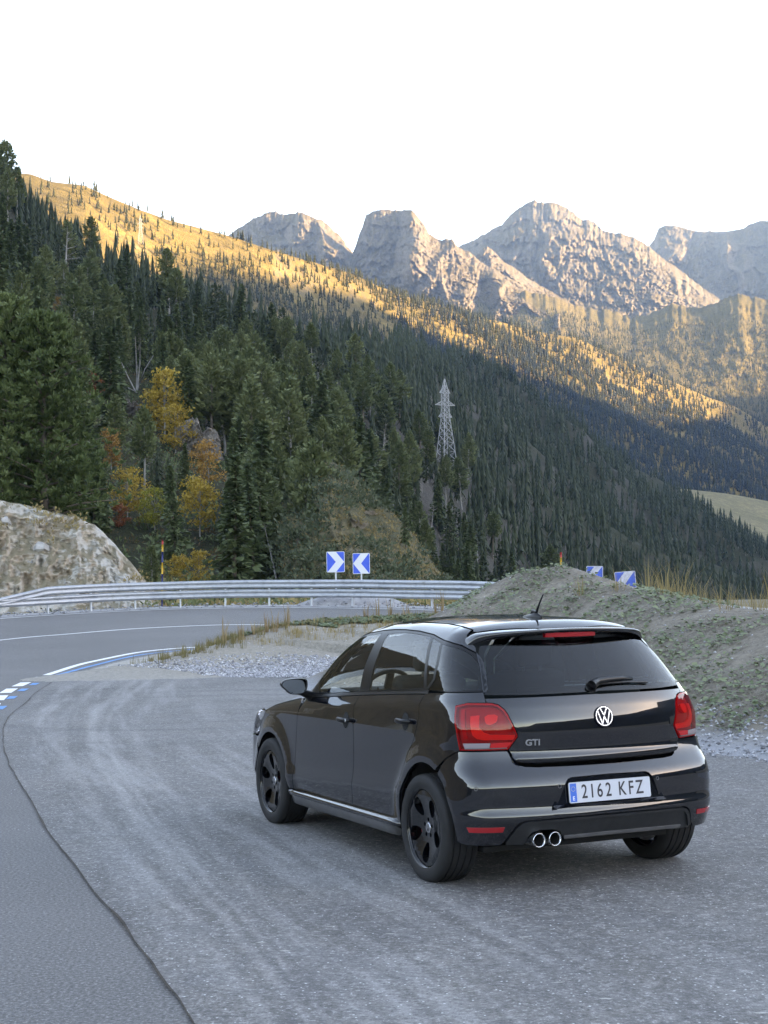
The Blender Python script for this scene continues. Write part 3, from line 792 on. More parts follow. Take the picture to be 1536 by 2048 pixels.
# ---------------------------------------------------------------- car: materials
def paint_mat():
    m, t, b = newmat('black_paint')
    b.inputs['Base Color'].default_value = (.0035, .0038, .0055, 1)
    b.inputs['Roughness'].default_value = .16
    b.inputs['Specular IOR Level'].default_value = .08
    b.inputs['Coat Weight'].default_value = 1.
    b.inputs['Coat IOR'].default_value = 1.76
    n = noise_node(t, 26., 6, .65)
    ramp(t, n, [(.35, .012), (.75, .05)], b.inputs['Coat Roughness'])
    d = noise_node(t, 7., 8, .7)
    ramp(t, d, [(.45, (.0035, .0042, .0075)), (.9, (.006, .006, .0065))], b.inputs['Base Color'])
    return m
def glass_mat(name, tint, ior=1.52, rough=0.):
    m, t, b = newmat(name)
    out = t.nodes['Material Output']
    t.nodes.remove(b)
    tr = t.nodes.new('ShaderNodeBsdfTransparent'); tr.inputs[0].default_value = (*tint, 1)
    gl = t.nodes.new('ShaderNodeBsdfGlossy'); gl.inputs['Roughness'].default_value = rough
    gl.inputs[0].default_value = (1, 1, 1, 1)
    fr = t.nodes.new('ShaderNodeFresnel'); fr.inputs[0].default_value = ior
    ms = t.nodes.new('ShaderNodeMixShader')
    t.links.new(fr.outputs[0], ms.inputs[0]); t.links.new(tr.outputs[0], ms.inputs[1]); t.links.new(gl.outputs[0], ms.inputs[2])
    t.links.new(ms.outputs[0], out.inputs[0])
    return m
M_PAINT = paint_mat()
M_TRIM = simple('black_trim', (.008, .008, .009), .32)
M_GLOSSTRIM = simple('gloss_black_trim', (.005, .005, .006), .28, spec=.35)
M_PLASTIC = simple('grained_plastic', (.018, .019, .021), .42, vary=.25, vscale=20., bump=.08, bscale=400.)
M_SKIRT = simple('skirt_strip', (.10, .10, .105), .38, vary=.2, vscale=14.)
M_DARK = simple('car_interior_dark', (.012, .012, .013), .8)
M_SEAT = simple('seat_cloth', (.020, .021, .023), .85, vary=.2, vscale=30.)
M_RUBBER = simple('tyre_rubber', (.010, .010, .011), .75, vary=.35, vscale=9., bump=.1, bscale=120.)
M_RIM = simple('black_alloy', (.004, .0045, .006), .18, spec=.4, coat=.5)
M_SILVER = simple('bare_metal', (.45, .45, .47), .32, metal=1., vary=.2, vscale=12.)
M_CHROME = simple('chrome', (.66, .67, .69), .18, metal=1.)
M_DISC = simple('brake_disc', (.30, .29, .28), .38, metal=1., vary=.2, vscale=20.)
M_RED = simple('caliper_red', (.42, .012, .012), .35)
M_REFLECT = simple('red_reflector', (.36, .010, .014), .22, coat=.8)
M_LAMPRED = simple('lamp_red_dark', (.36, .010, .012), .35)
M_LAMPBRIGHT = simple('lamp_red_bright', (1., .10, .06), .3)
M_LAMPMID = simple('lamp_red_mid', (.52, .014, .016), .25)
M_LAMPCLEAR = simple('lamp_clear', (.26, .22, .24), .22)
M_PLATE = simple('plate_white', (.52, .54, .60), .35)
M_PLATEBLUE = simple('plate_blue', (.012, .13, .55), .35)
M_INK = simple('plate_ink', (.030, .028, .036), .45)
M_WHITE = simple('white_print', (.75, .77, .80), .4)
M_GLASS = glass_mat('window_glass', (.90, .96, .92))
M_TINT = glass_mat('tinted_glass', (.20, .24, .22))
M_REARGLASS = glass_mat('rear_glass', (.11, .16, .18))
M_LENS = glass_mat('red_lens', (1., .32, .32), 1.45)
M_MIRROR = simple('mirror_glass', (.75, .80, .82), .01, metal=1.)
M_HEADL = glass_mat('headlamp_lens', (.9, .9, .92))

# ---------------------------------------------------------------- car: panels cut from the body surface
PI = math.pi
def S(y, z):                     # side-view point -> body coordinate
    if y < 0: return (-math.atan2(-y, float(half_width(y, z))), z)
    if y > 2.5: return (2.5 + math.atan2(y - 2.5, float(half_width(y, z))), z)
    return (y, z)
def SS(l): return [S(y, z) for y, z in l]
def sym(half):                   # left half of an outline, ends on the centre line -> whole outline
    return list(half) + [(-PI - u, z) for u, z in reversed(half)]
def inside(p, poly):
    x, y = p[:, 0], p[:, 1]
    r = np.zeros(len(p), bool)
    n = len(poly)
    for i in range(n):
        x1, y1 = poly[i]; x2, y2 = poly[(i + 1) % n]
        if y1 == y2: continue
        c = ((y1 > y) != (y2 > y)) & (x < (x2 - x1) * (y - y1) / (y2 - y1) + x1)
        r ^= c
    return r
def area(p):
    p = np.asarray(p); q = np.roll(p, -1, 0)
    return .5 * np.sum(p[:, 0] * q[:, 1] - q[:, 0] * p[:, 1])
def inset(poly, g):
    p = np.asarray(poly, float)
    if g == 0: return p
    s = 1 if area(p) > 0 else -1
    a = p - np.roll(p, 1, 0); b = np.roll(p, -1, 0) - p
    a /= np.linalg.norm(a, axis=1)[:, None] + 1e-9; b /= np.linalg.norm(b, axis=1)[:, None] + 1e-9
    na = np.stack([-a[:, 1], a[:, 0]], 1) * s; nb = np.stack([-b[:, 1], b[:, 0]], 1) * s
    n = na + nb
    n /= np.maximum(np.linalg.norm(n, axis=1)[:, None], .35)
    k = 1 / np.maximum(np.sum(n * na, 1), .6)
    return p + n * (g * k)[:, None]
def resample(p, h):
    o = []
    n = len(p)
    for i in range(n):
        a, b = p[i], p[(i + 1) % n]
        k = max(1, int(np.ceil(np.linalg.norm(b - a) / h)))
        for j in range(k): o.append(a + (b - a) * j / k)
    return np.array(o)
def chaikin(p, it=1, r=.25):
    p = np.asarray(p, float)
    for _ in range(it):
        q = np.roll(p, -1, 0)
        p = np.stack([p + (q - p) * r, q - (q - p) * r], 1).reshape(-1, 2)
    return p
def fill2d(outline, holes=(), h=.03):
    loops = [resample(np.asarray(outline, float), h)] + [resample(np.asarray(k, float), h) for k in holes]
    bp = np.concatenate(loops)
    lo, hi = bp.min(0), bp.max(0)
    g = np.stack(np.meshgrid(np.arange(lo[0] + h / 2, hi[0], h), np.arange(lo[1] + h / 2, hi[1], h)), -1).reshape(-1, 2)
    k = inside(g, loops[0])
    for q in loops[1:]: k &= ~inside(g, q)
    g = g[k]
    if len(g):
        d = np.min(np.linalg.norm(g[:, None] - bp[None], axis=2), 1)
        g = g[d > h * .5]
    pts = np.concatenate([bp, g]) if len(g) else bp
    ed = []; b = 0
    for q in loops:
        n = len(q); ed += [(b + i, b + (i + 1) % n) for i in range(n)]; b += n
    r = delaunay_2d_cdt([Vector(p) for p in pts], ed, [], 0, 1e-5)
    v = np.array([(p.x, p.y) for p in r[0]]); f = np.array([t for t in r[2] if len(t) == 3])
    c = v[f].mean(1)
    k = inside(c, loops[0])
    for q in loops[1:]: k &= ~inside(c, q)
    return v, f[k]
def skirted(P, f, N, th):
    """orient faces along N and add a turned-in edge round every border"""
    a, b, c = P[f[:, 0]], P[f[:, 1]], P[f[:, 2]]
    fl = np.sum(np.cross(b - a, c - a) * N[f[:, 0]], 1) < 0
    f = f.copy(); f[fl] = f[fl][:, ::-1]
    if not th: return P, [tuple(t) for t in f], N
    cnt = {}
    for t in f:
        for i in range(3):
            e = (t[i], t[(i + 1) % 3]); cnt[e] = cnt.get(e, 0) + 1
    V = [P]; NN = [N]; F = [tuple(t) for t in f]
    n = len(P); ex = []; en = []
    for (i, j) in cnt:
        if (j, i) in cnt: continue
        d = P[j] - P[i]; nn = np.cross(d, N[i]); nn /= np.linalg.norm(nn) + 1e-12
        base = n + len(ex)
        ex += [P[i], P[j], P[j] - N[j] * th, P[i] - N[i] * th]; en += [nn] * 4
        F.append((base + 1, base, base + 3, base + 2))
    return np.concatenate([P, np.array(ex)]), F, np.concatenate([N, np.array(en)])
def panel(name, F, outline, mat, parent, holes=(), off=0., h=.03, th=.014, gap=.0022, top=False, flip=False, hgap=-.0022):
    v, f = fill2d(inset(outline, gap), [inset(q, hgap) for q in holes], h)
    P = on_top(F, v) if top else on_body(F, v)
    N = grad(F, P)
    P = P + N * off
    V, FF, NN = skirted(P, f, N, th)
    if flip:
        V = V * [-1, 1, 1]; NN = NN * [-1, 1, 1]; FF = [t[::-1] for t in FF]
    return obj(name, V, FF, mat, parent, True, NN)
def both(name, *a, **k):
    return [panel(name, *a, **k), panel(name, *a, flip=True, **k)]
def ell(yc, zc, ry, rz, a0, a1, n):
    return [(yc + ry * math.cos(math.radians(a0 + (a1 - a0) * i / (n - 1))), zc + rz * math.sin(math.radians(a0 + (a1 - a0) * i / (n - 1)))) for i in range(n)]
def text_mesh(s, size, sx=1., ext=.001, bev=0.):
    c = bpy.data.curves.new('lettering', 'FONT')
    c.body = s; c.size = size; c.align_x = 'CENTER'; c.align_y = 'CENTER'; c.extrude = ext; c.offset = bev
    o = bpy.data.objects.new('lettering', c)
    COL.objects.link(o)
    bpy.context.view_layer.update()
    me = bpy.data.meshes.new_from_object(o.evaluated_get(bpy.context.evaluated_depsgraph_get()))
    bpy.data.objects.remove(o); bpy.data.curves.remove(c)
    v = np.zeros(len(me.vertices) * 3, np.float32); me.vertices.foreach_get('co', v)
    v = v.reshape(-1, 3); v[:, 0] *= sx
    me.vertices.foreach_set('co', v.ravel()); me.update()
    return me
def frame_at(p, n, up=(0, 0, 1)):
    n = Vector(n).normalized(); x = Vector(up).cross(n).normalized(); y = n.cross(x)
    return Matrix(((x.x, y.x, n.x, p[0]), (x.y, y.y, n.y, p[1]), (x.z, y.z, n.z, p[2]), (0, 0, 0, 1)))
def place(o, m): o.matrix_local = m; return o
def disc_mesh(r, n=40, z0=0., z1=.004, bev=.001):
    v = []; f = []
    prof = [(r, z0), (r, z1 - bev), (r - bev, z1)]
    for rr, z in prof:
        v += [(rr * math.cos(2 * PI * k / n), rr * math.sin(2 * PI * k / n), z) for k in range(n)]
    for i in range(2):
        f += [(i * n + k, i * n + (k + 1) % n, (i + 1) * n + (k + 1) % n, (i + 1) * n + k) for k in range(n)]
    f.append(tuple(2 * n + k for k in range(n)))
    return v, f
def lathe(prof, n=48, axis='x', closed=False):
    """prof: (axial, radius)"""
    v = []; f = []
    for a, r in prof:
        for k in range(n):
            t = 2 * PI * k / n
            v.append((a, r * math.cos(t), r * math.sin(t)))
    m = len(prof)
    for i in range(m - 1 + int(closed)):
        i2 = (i + 1) % m
        for k in range(n):
            k2 = (k + 1) % n
            f.append((i * n + k, i * n + k2, i2 * n + k2, i2 * n + k))
    return v, f
def extrude2d(poly, z0, z1, holes=(), h=.05):
    v, f = fill2d(poly, holes, h)
    P = np.concatenate([v, np.full((len(v), 1), z1)], 1)
    N = np.tile([0., 0, 1], (len(P), 1))
    return skirted(P, f, N, z1 - z0)

# ---------------------------------------------------------------- car: outlines
CARLOC, CARYAW = (.9332, 9.0418, 0.), .4288
car = tag(empty('hatchback_car', CARLOC, CARYAW), 'glossy black five-door hatchback parked on the worn asphalt, seen from behind', 'car')
ys = lambda a, b, n: np.linspace(a, b, n)
belt = lambda a, b, n, o: [S(y, float(z_belt(y)) + o) for y in ys(a, b, n)]
BGAP = SS([(.962, .99), (.998, .916), (.992, .839), (.981, .733), (.985, .60), (1.0, .467), (1.04, .297)])
REDGE = SS([(.047, 1.042), (.070, .988), (.064, .914), (.112, .789), (.160, .728), (.215, .655), (.30, .52), (.37, .40), (.425, .325), (.452, .297)])
FEDGE = SS([(1.93, .885), (1.945, .77), (1.965, .65), (2.0, .45), (2.03, .297)])
OPEN_TOP = SS([(-.485, 1.088), (-.42, 1.155), (-.345, 1.222), (-.29, 1.257), (-.232, 1.284), (-.112, 1.321), (.07, 1.348), (.24, 1.375), (.46, 1.391), (.66, 1.396), (.82, 1.394), (.975, 1.386), (1.18, 1.366), (1.28, 1.35), (1.365, 1.328), (1.46, 1.294), (1.556, 1.25), (1.65, 1.2), (1.74, 1.145), (1.83, 1.06), (1.905, .985)])
RAIL = [(1.93, 1.0), (1.85, 1.082), (1.76, 1.165), (1.67, 1.226), (1.575, 1.280), (1.48, 1.325), (1.385, 1.360), (1.285, 1.386), (1.19, 1.404), (.98, 1.424), (.66, 1.437), (.3, 1.432), (.1, 1.421), (0, 1.411), (-.045, 1.404)]
LAMP = [(-.390, 1.000), (-.473, 1.016), (-.592, 1.016), (-.640, 1.014), (-.680, 1.006), (-.724, .981), (-.750, .955), (-.779, .915), (-.818, .848), (-.816, .836), (-.748, .767), (-.447, .763), (-.426, .872), (-.406, .925)]
ARCH_R = [(-.05 + .345 * math.cos(math.radians(a)), .302 + .372 * math.sin(math.radians(a))) for a in np.linspace(-3, 183, 33)]
ARCH_F = [(2.45 + .345 * math.cos(math.radians(a)), .302 + .345 * math.sin(math.radians(a))) for a in np.linspace(-3, 183, 33)]
SEAM = [(-.095, 1.395), (-.117, 1.378), (-.20, 1.345), (-.305, 1.311), (-.385, 1.255), (-.458, 1.195), (-.52, 1.12), (-.573, 1.051), (-.594, 1.018)]
iR = min(range(33), key=lambda i: abs(ARCH_R[i][0] + .2) + 9 * (ARCH_R[i][1] < .5))
bodyside = SS(RAIL) + SEAM + [(-.473, 1.018), (-.390, 1.002), (-.406, .925), (-.426, .872), (-.447, .765), (-.336, .717)]
bodyside += SS(ARCH_R[:iR + 1][::-1]) + SS([(.31, .297)]) + REDGE[::-1] + SS([(.03, 1.055), (-.2, 1.066), (-.44, 1.073), (-.478, 1.076)]) + OPEN_TOP + SS([(1.935, .948), (1.955, .945)])
both('body_side', F_main, bodyside, M_PAINT, car, gap=0.0015)
both('pillar_trim', F_main, bodyside, M_DARK, car, off=-.022, th=0, gap=.004, h=.06)
# doors, with a skin, handle and belt trim each
def door(name, outline, hy, hz, lock):
    for flip in (False, True):
        d = panel(name, F_main, outline, M_PAINT, car, flip=flip)
        s = 1 if flip else -1
        cup = chaikin([(hy + .045 * math.cos(a), hz + .052 * math.sin(a)) for a in np.linspace(0, 2 * PI, 17)[:-1]], 1)
        panel('handle_recess', F_main, cup, M_DARK, d, off=.0012, h=.02, th=0, gap=0, flip=flip)
        x = float(half_width(hy, hz))
        h = MB()
        n = 12
        ring = []
        for i in range(n + 1):
            t = -1 + 2 * i / n
            yy = hy + .088 * t
            out = x + .012 + .030 * (1 - abs(t) ** 3.2)
            hh = .0155 * (1 - .35 * abs(t) ** 3)
            dd = .010
            for k in range(8):
                a = 2 * PI * k / 8
                ring.append((s * (out + dd * math.cos(a)), yy, hz + .004 + hh * math.sin(a)))
        fs = []
        for i in range(n):
            for k in range(8):
                k2 = (k + 1) % 8
                q = (i * 8 + k, i * 8 + k2, (i + 1) * 8 + k2, (i + 1) * 8 + k)
                fs.append(q if s > 0 else q[::-1])
        fs += [tuple(range(8)), tuple(n * 8 + k for k in range(8))]
        ho = obj('handle', ring, fs, M_GLOSSTRIM, d)
        if lock and not flip:
            v, f = disc_mesh(.011, 20, 0, .004)
            place(obj('lock', v, f, M_SILVER, d), frame_at((s * (x + .034), hy - .072, hz + .004), (s, 0, 0)))
door_f = belt(1.925, .968, 12, -.014) + BGAP + FEDGE[::-1]
door_r = belt(.955, .05, 12, -.014) + REDGE + BGAP[::-1]
door('front_door', door_f, 1.107, .826, True)
door('rear_door', door_r, .235, .880, False)
both('belt_trim', F_main, belt(1.90, -.0, 24, .006) + belt(-.0, 1.90, 24, -.012), M_TRIM, car, off=.004, gap=0, th=.008)
G_F = SS([(1.672, .962), (1.735, 1.133), (1.65, 1.183), (1.544, 1.236), (1.46, 1.276), (1.359, 1.311), (1.27, 1.332), (1.174, 1.348), (.972, 1.366), (.992, 1.285), (1.003, 1.161), (.990, 1.012)])
G_R = SS([(.838, 1.026), (.858, 1.15), (.862, 1.272), (.860, 1.366), (.663, 1.378), (.468, 1.374), (.255, 1.360), (.155, 1.205), (.088, 1.082)])
G_X = SS([(.213, 1.354), (.090, 1.330), (.025, 1.22), (.0, 1.13), (.045, 1.085), (.118, 1.205)])
G_Q = SS([(.055, 1.324), (-.107, 1.305), (-.165, 1.29), (-.224, 1.268), (-.28, 1.24), (-.33, 1.208), (-.40, 1.148), (-.455, 1.09), (-.2, 1.078), (.02, 1.072), (-.03, 1.13), (-.005, 1.22)])
frame = belt(1.925, .03, 22, .007) + SS([(-.2, 1.068), (-.44, 1.075), (-.478, 1.078)]) + OPEN_TOP
both('window_frame', F_main, frame, M_GLOSSTRIM, car, holes=[G_F, G_R, G_X, G_Q], off=-.003, gap=.003)
for nm, g, m in (('front_side_window', G_F, M_GLASS), ('rear_side_window', G_R, M_GLASS), ('fixed_side_window', G_X, M_GLASS), ('quarter_window', G_Q, M_TINT)):
    both(nm, F_main, g, m, car, off=-.004, gap=-.001, th=0)
fender = belt(1.955, 1.94, 2, -.02)[:1] + FEDGE + SS([(2.09, .297)]) + SS(ARCH_F[::-1][1:26]) + SS([(2.755, .55), (2.73, .62), (2.70, .70), (2.62, .79), (2.45, .842), (2.2, .885), (1.99, .915)])
both('front_fender', F_front, fender, M_PAINT, car)
hl = SS([(2.635, .79), (2.715, .70), (2.745, .635), (2.85, .60)]) + [(3.25, .60), (3.28, .66), (3.1, .72), (2.85, .78), (2.7, .805)]
both('headlamp', F_front, hl, M_HEADL, car, th=.02)
both('headlamp_housing', F_front, hl, M_SILVER, car, off=-.05, th=0)
def fsym(half): return list(half) + [(5 + PI - u, z) for u, z in reversed(half)]
fbump = [(2.5 + PI / 2, .66), (3.3, .65), (3.25, .59), (2.85, .59)] + SS([(2.75, .61), (2.765, .54)]) + SS(ARCH_F[1:7][::-1]) + [(2.95, .19), (3.4, .17), (2.5 + PI / 2, .17)]
panel('front_bumper', F_front, list(reversed(fsym(list(reversed(fbump))[::-1]))), M_PAINT, car, h=.04)
# roof, windscreen, bonnet
RP = on_body(F_main, np.array(SS(RAIL)))
rail_xy = [(p[0] + .004, p[1]) for p in RP]
roof_l = [q for q in rail_xy if q[1] < 1.20]
rear_seam = [(-.515, -.066), (-.496, -.085), (-.42, -.108), (-.343, -.129), (-.195, -.162), (-.1, -.175), (0, -.18)]
def xsym(half): return list(half) + [(-x, y) for x, y in reversed(half)]
roofp = [(0, 1.335), (-.2, 1.322), (-.4, 1.275)] + roof_l + rear_seam
panel('roof', F_main, xsym(roofp), M_PAINT, car, top=True, h=.035, gap=.003)
ws = [(0, 1.343), (-.2, 1.330), (-.4, 1.283)] + [q for q in reversed(rail_xy) if 1.18 < q[1]] + [(-.72, 1.955), (-.5, 2.06), (-.25, 2.12), (0, 2.14)]
panel('windscreen', F_main, xsym(ws), M_GLASS, car, top=True, h=.05, th=0, gap=.004)
bn = [(0, 2.16), (-.25, 2.14), (-.5, 2.08), (-.70, 1.985), (-.715, 2.2), (-.70, 2.45), (-.66, 2.62), (-.58, 2.78), (-.45, 2.93), (-.25, 3.02), (0, 3.05)]
def F_bon(x, y, z): return z - bonnet_z(x, y) + .02
panel('bonnet', F_bon, xsym(bn), M_PAINT, car, top=True, h=.05)
# hatch, rear window, lamps, bumper
hatch = [(-PI / 2, 1.047), (-1.2, 1.046), (-.85, 1.044), (-.578, 1.041), (-.598, 1.018), (-.640, 1.016), (-.680, 1.008), (-.724, .983), (-.752, .956), (-.781, .915), (-.820, .848), (-.818, .836), (-.752, .768), (-.79, .724), (-.815, .705), (-.86, .694), (-.95, .690), (-PI / 2, .690)]
hp = panel('tailgate', F_main, sym(hatch[::-1]), M_PAINT, car, h=.025)
rg = [(-PI / 2, 1.345), (-.6, 1.345), (-.33, 1.315), (-.385, 1.258), (-.458, 1.198), (-.52, 1.122), (-.570, 1.056), (-.85, 1.053), (-1.2, 1.055), (-PI / 2, 1.056)]
panel('rear_window', F_main, sym(rg), M_REARGLASS, car, h=.03, th=.004, gap=.003)
for flip in (False, True):
    lp = panel('tail_lamp', F_main, LAMP, M_LENS, car, off=.007, h=.03, th=.007, gap=.002, flip=flip)
    panel('lamp_housing', F_main, LAMP, M_LAMPRED, lp, off=-.020, h=.03, th=0, gap=.002, flip=flip)
    panel('lamp_rim', F_main, LAMP, M_LAMPMID, lp, holes=[inset(LAMP, .010)], off=.004, h=.03, th=.02, gap=.002, hgap=0, flip=flip)
    C = [(-.508, .950), (-.520, .877), (-.530, .845), (-.556, .826), (-.60, .820), (-.795, .820), (-.803, .846), (-.64, .850), (-.600, .862), (-.575, .886), (-.565, .956)]
    panel('light_guide', F_main, C, M_LAMPBRIGHT, lp, off=-.006, h=.02, th=.014, gap=0, flip=flip)
    Bb = [(-.596, .956), (-.684, .960), (-.684, .921), (-.660, .908), (-.634, .902), (-.608, .912)]
    panel('indicator', F_main, chaikin(Bb, 1), M_LAMPBRIGHT, lp, off=-.004, h=.02, th=.016, gap=0, flip=flip)
    panel('side_strip', F_main, [(-.432, .985), (-.458, .986), (-.500, .828), (-.474, .822)], M_LAMPMID, lp, off=-.010, h=.03, th=.01, gap=0, flip=flip)
    panel('reversing_lamp', F_main, [(-.472, .804), (-.640, .806), (-.632, .780), (-.482, .777)], M_LAMPCLEAR, lp, off=.0085, h=.03, th=.012, gap=0, flip=flip)
    panel('fog_lamp', F_main, [(-.645, .806), (-.780, .810), (-.742, .782), (-.637, .780)], M_LAMPMID, lp, off=.0085, h=.03, th=.012, gap=0, flip=flip)
    ln = [(-.482, .7765), (-.632, .7795), (-.742, .7815), (-.745, .776), (-.482, .772)]
    panel('lamp_edge', F_main, ln, M_SKIRT, lp, off=.0085, h=.03, th=.008, gap=0, flip=flip)
archb = SS(ARCH_R[iR:])
rb_half = [(-PI / 2, .672), (-.95, .672), (-.86, .677), (-.82, .689), (-.795, .708), (-.755, .760), (-.447, .760), (-.336, .714)] + archb[1:] + [(-.464, .278), (-.51, .266), (-.70, .264), (-.735, .285), (-.815, .366), (-.845, .385), (-.885, .397), (-1.239, .404), (-PI / 2, .406)]
PLR = [(-1.095, .466), (-1.170, .592), (-1.185, .606), (-1.215, .614), (-PI / 2, .618)]
rbm = panel('rear_bumper', F_bump, sym(rb_half[::-1]), M_PAINT, car, holes=[[(-1.095, .466), (-1.165, .588), (-1.185, .606), (-1.215, .614), (-PI / 2, .618)] + [(-PI - u, z) for u, z in [(-1.215, .614), (-1.185, .606), (-1.165, .588), (-1.095, .466)]]], h=.026, hgap=0)
rec = np.array([(-.355, -.640, .468), (.355, -.640, .468), (.268, -.622, .622), (-.268, -.622, .622), (-.355, -.664, .455), (.355, -.664, .455)])
obj('plate_recess', rec, [(0, 1, 2, 3), (4, 5, 1, 0)], M_PAINT, car, False)
ins = [(-PI / 2, .398), (-1.239, .396), (-.890, .389), (-.852, .377), (-.822, .358), (-.745, .282), (-.735, .262), (-.845, .258), (-.875, .272), (-.885, .300), (-.91, .325), (-.96, .337), (-1.07, .337), (-1.12, .322), (-1.14, .290), (-PI / 2, .288)]
insR = [(-PI / 2, .288), (-1.14, .285), (-.845, .262), (-.735, .262), (-.745, .282), (-.822, .358), (-.852, .377), (-.890, .389), (-1.239, .396), (-PI / 2, .398)]
full_ins = ins + [(-PI - u, z) for u, z in insR[1:-1]]
panel('diffuser', F_bump, full_ins, M_PLASTIC, car, off=-.006, h=.025, th=.03, gap=.001)
brim = [(-PI / 2, .400), (-1.239, .398), (-.888, .391), (-.850, .379), (-.820, .360), (-.745, .285), (-.765, .278), (-.832, .348), (-.860, .366), (-.895, .377), (-1.239, .384), (-PI / 2, .386)]
panel('diffuser_rim', F_bump, brim, M_PLASTIC, car, off=.006, h=.03, th=.012, gap=0)
panel('diffuser_rim', F_bump, [(-PI - u, z) for u, z in brim], M_PLASTIC, car, off=.006, h=.03, th=.012, gap=0)
lipo = [(-1.15, .298), (-1.35, .300), (-PI / 2, .302), (-1.8, .300), (-2.1, .296), (-2.3, .290), (-2.3, .276), (-2.1, .281), (-1.8, .285), (-PI / 2, .287), (-1.35, .285), (-1.15, .283)]
panel('diffuser_lip', F_bump, lipo, M_SKIRT, car, off=.004, h=.03, th=.02, gap=0)
for flip in (False, True):
    panel('reflector', F_bump, [(-.535, .366), (-.752, .368), (-.735, .340), (-.545, .339)], M_REFLECT, car, off=.003, h=.03, th=.008, gap=0, flip=flip)
for u, z in ((-1.118, .570), (-PI + 1.118, .570), (-.60, .572), (-PI + .60, .572)):
    p = on_body(F_bump, [(u, z)]); n = grad(F_bump, p)[0]
    v, f = lathe([(.0015, .0105), (.003, .0095), (.003, .0085), (.0012, .0075)], 20)
    o = obj('parking_sensor', [(b, c, a) for a, b, c in v], f, M_SKIRT, car)
    place(o, frame_at(p[0], n))
# spoiler
xs = [0, .1, .2, .28, .35, .41, .45, .49, .52, .545, .565, .582, .594]
yt = np.interp(xs, [0, .2, .35, .45, .5, .55, .582, .594], [-.310, -.297, -.266, -.228, -.206, -.172, -.140, -.120])
zt = np.interp(xs, [0, .2, .35, .45, .5, .55, .582, .594], [1.405, 1.401, 1.395, 1.389, 1.384, 1.372, 1.338, 1.305])
zl = np.interp(xs, [0, .2, .35, .45, .5, .55, .582, .594], [1.381, 1.376, 1.367, 1.357, 1.347, 1.325, 1.303, 1.290])
yf = np.interp(xs, [0, .2, .343, .42, .496, .515, .582, .594], [-.184, -.166, -.133, -.112, -.089, -.072, -.062, -.07])
sv = []
for sgn in (-1, 1):
    rng_ = range(len(xs) - 1, -1, -1) if sgn < 0 else range(1, len(xs))
    for i in rng_:
        x = sgn * xs[i]
        zf = float(on_top(F_main, [(x, yf[i])])[0][2]) - .001 if xs[i] < .53 else np.interp(xs[i], [.53, .582, .594], [1.386, 1.350, 1.32])
        ym = .5 * yf[i] + .5 * yt[i]; zm = .5 * zf + .5 * zt[i] + .005
        sv.append([(x, yf[i], zf - .03), (x, yf[i], zf), (x, ym, zm), (x, yt[i] + .012, zt[i] + .0005), (x, yt[i], zt[i] - .004), (x, yt[i] + .006, zl[i] + .004), (x, yt[i] + .014, zl[i]), (x, yt[i] * .35 + yf[i] * .65, zl[i] - .012), (x, yf[i] + .02, zl[i] - .015)])
ns_, nk = len(sv), len(sv[0])
fsp = []
for i in range(ns_ - 1):
    for k in range(nk - 1):
        fsp.append((i * nk + k, i * nk + k + 1, (i + 1) * nk + k + 1, (i + 1) * nk + k)[::-1])
fsp += [tuple(range(nk)), tuple((ns_ - 1) * nk + k for k in reversed(range(nk)))]
spo = obj('spoiler', [p for r in sv for p in r], fsp, M_PAINT, car)
spo.modifiers.new('subdiv', 'SUBSURF').render_levels = 2
b3 = MB()
for i in range(12):
    x0 = -.165 + .33 * i / 12; x1 = x0 + .33 / 12
    yy = lambda x: -.296 + .6 * x * x
    for (xa, xb) in ((x0, x1),):
        b3.add([(xa, yy(xa), 1.379), (xb, yy(xb), 1.379), (xb, yy(xb) + .004, 1.355), (xa, yy(xa) + .004, 1.355), (xa, yy(xa) + .03, 1.379), (xb, yy(xb) + .03, 1.379), (xb, yy(xb) + .03, 1.355), (xa, yy(xa) + .03, 1.355)],
               [(0, 3, 2, 1), (3, 7, 6, 2), (0, 1, 5, 4), (0, 4, 7, 3), (1, 2, 6, 5)])
b3.build('high_brake_lamp', M_REFLECT, car)
# wiper
pw = on_body(F_main, [(-1.53, 1.083), (-1.36, 1.10), (-1.18, 1.108), (-1.09, 1.104), (-.98, 1.090)])
pw[:, 0] = [-.02, .10, .19, .255, .345]
pw = np.array([bisect(F_main, np.array([[x, 0., z]]), np.array([[0., -1, 0]]), 0., 1.2)[0] for x, z in ((-.03, 1.080), (.02, 1.098), (.10, 1.104), (.19, 1.105), (.25, 1.101), (.345, 1.088))])
nw = grad(F_main, pw)
wp = MB().tube([tuple(a + b * .022) for a, b in zip(pw[:5], nw)], [.026, .021, .017, .014, .009], 10)
wo_ = wp.build('wiper', M_TRIM, car, True)
MB().tube([tuple(pw[0] - nw[0] * .01), tuple(pw[0] + nw[0] * .028)], [.034, .027], 14).build('wiper_cap', M_TRIM, wo_, True)
pb_ = np.array([bisect(F_main, np.array([[x, 0., z]]), np.array([[0., -1, 0]]), 0., 1.2)[0] for x, z in ((.02, 1.088), (.12, 1.092), (.22, 1.092), (.36, 1.084))])
MB().tube([tuple(a + b * .010) for a, b in zip(pb_, nw)], .006, 6).build('wiper_blade', M_TRIM, wo_)
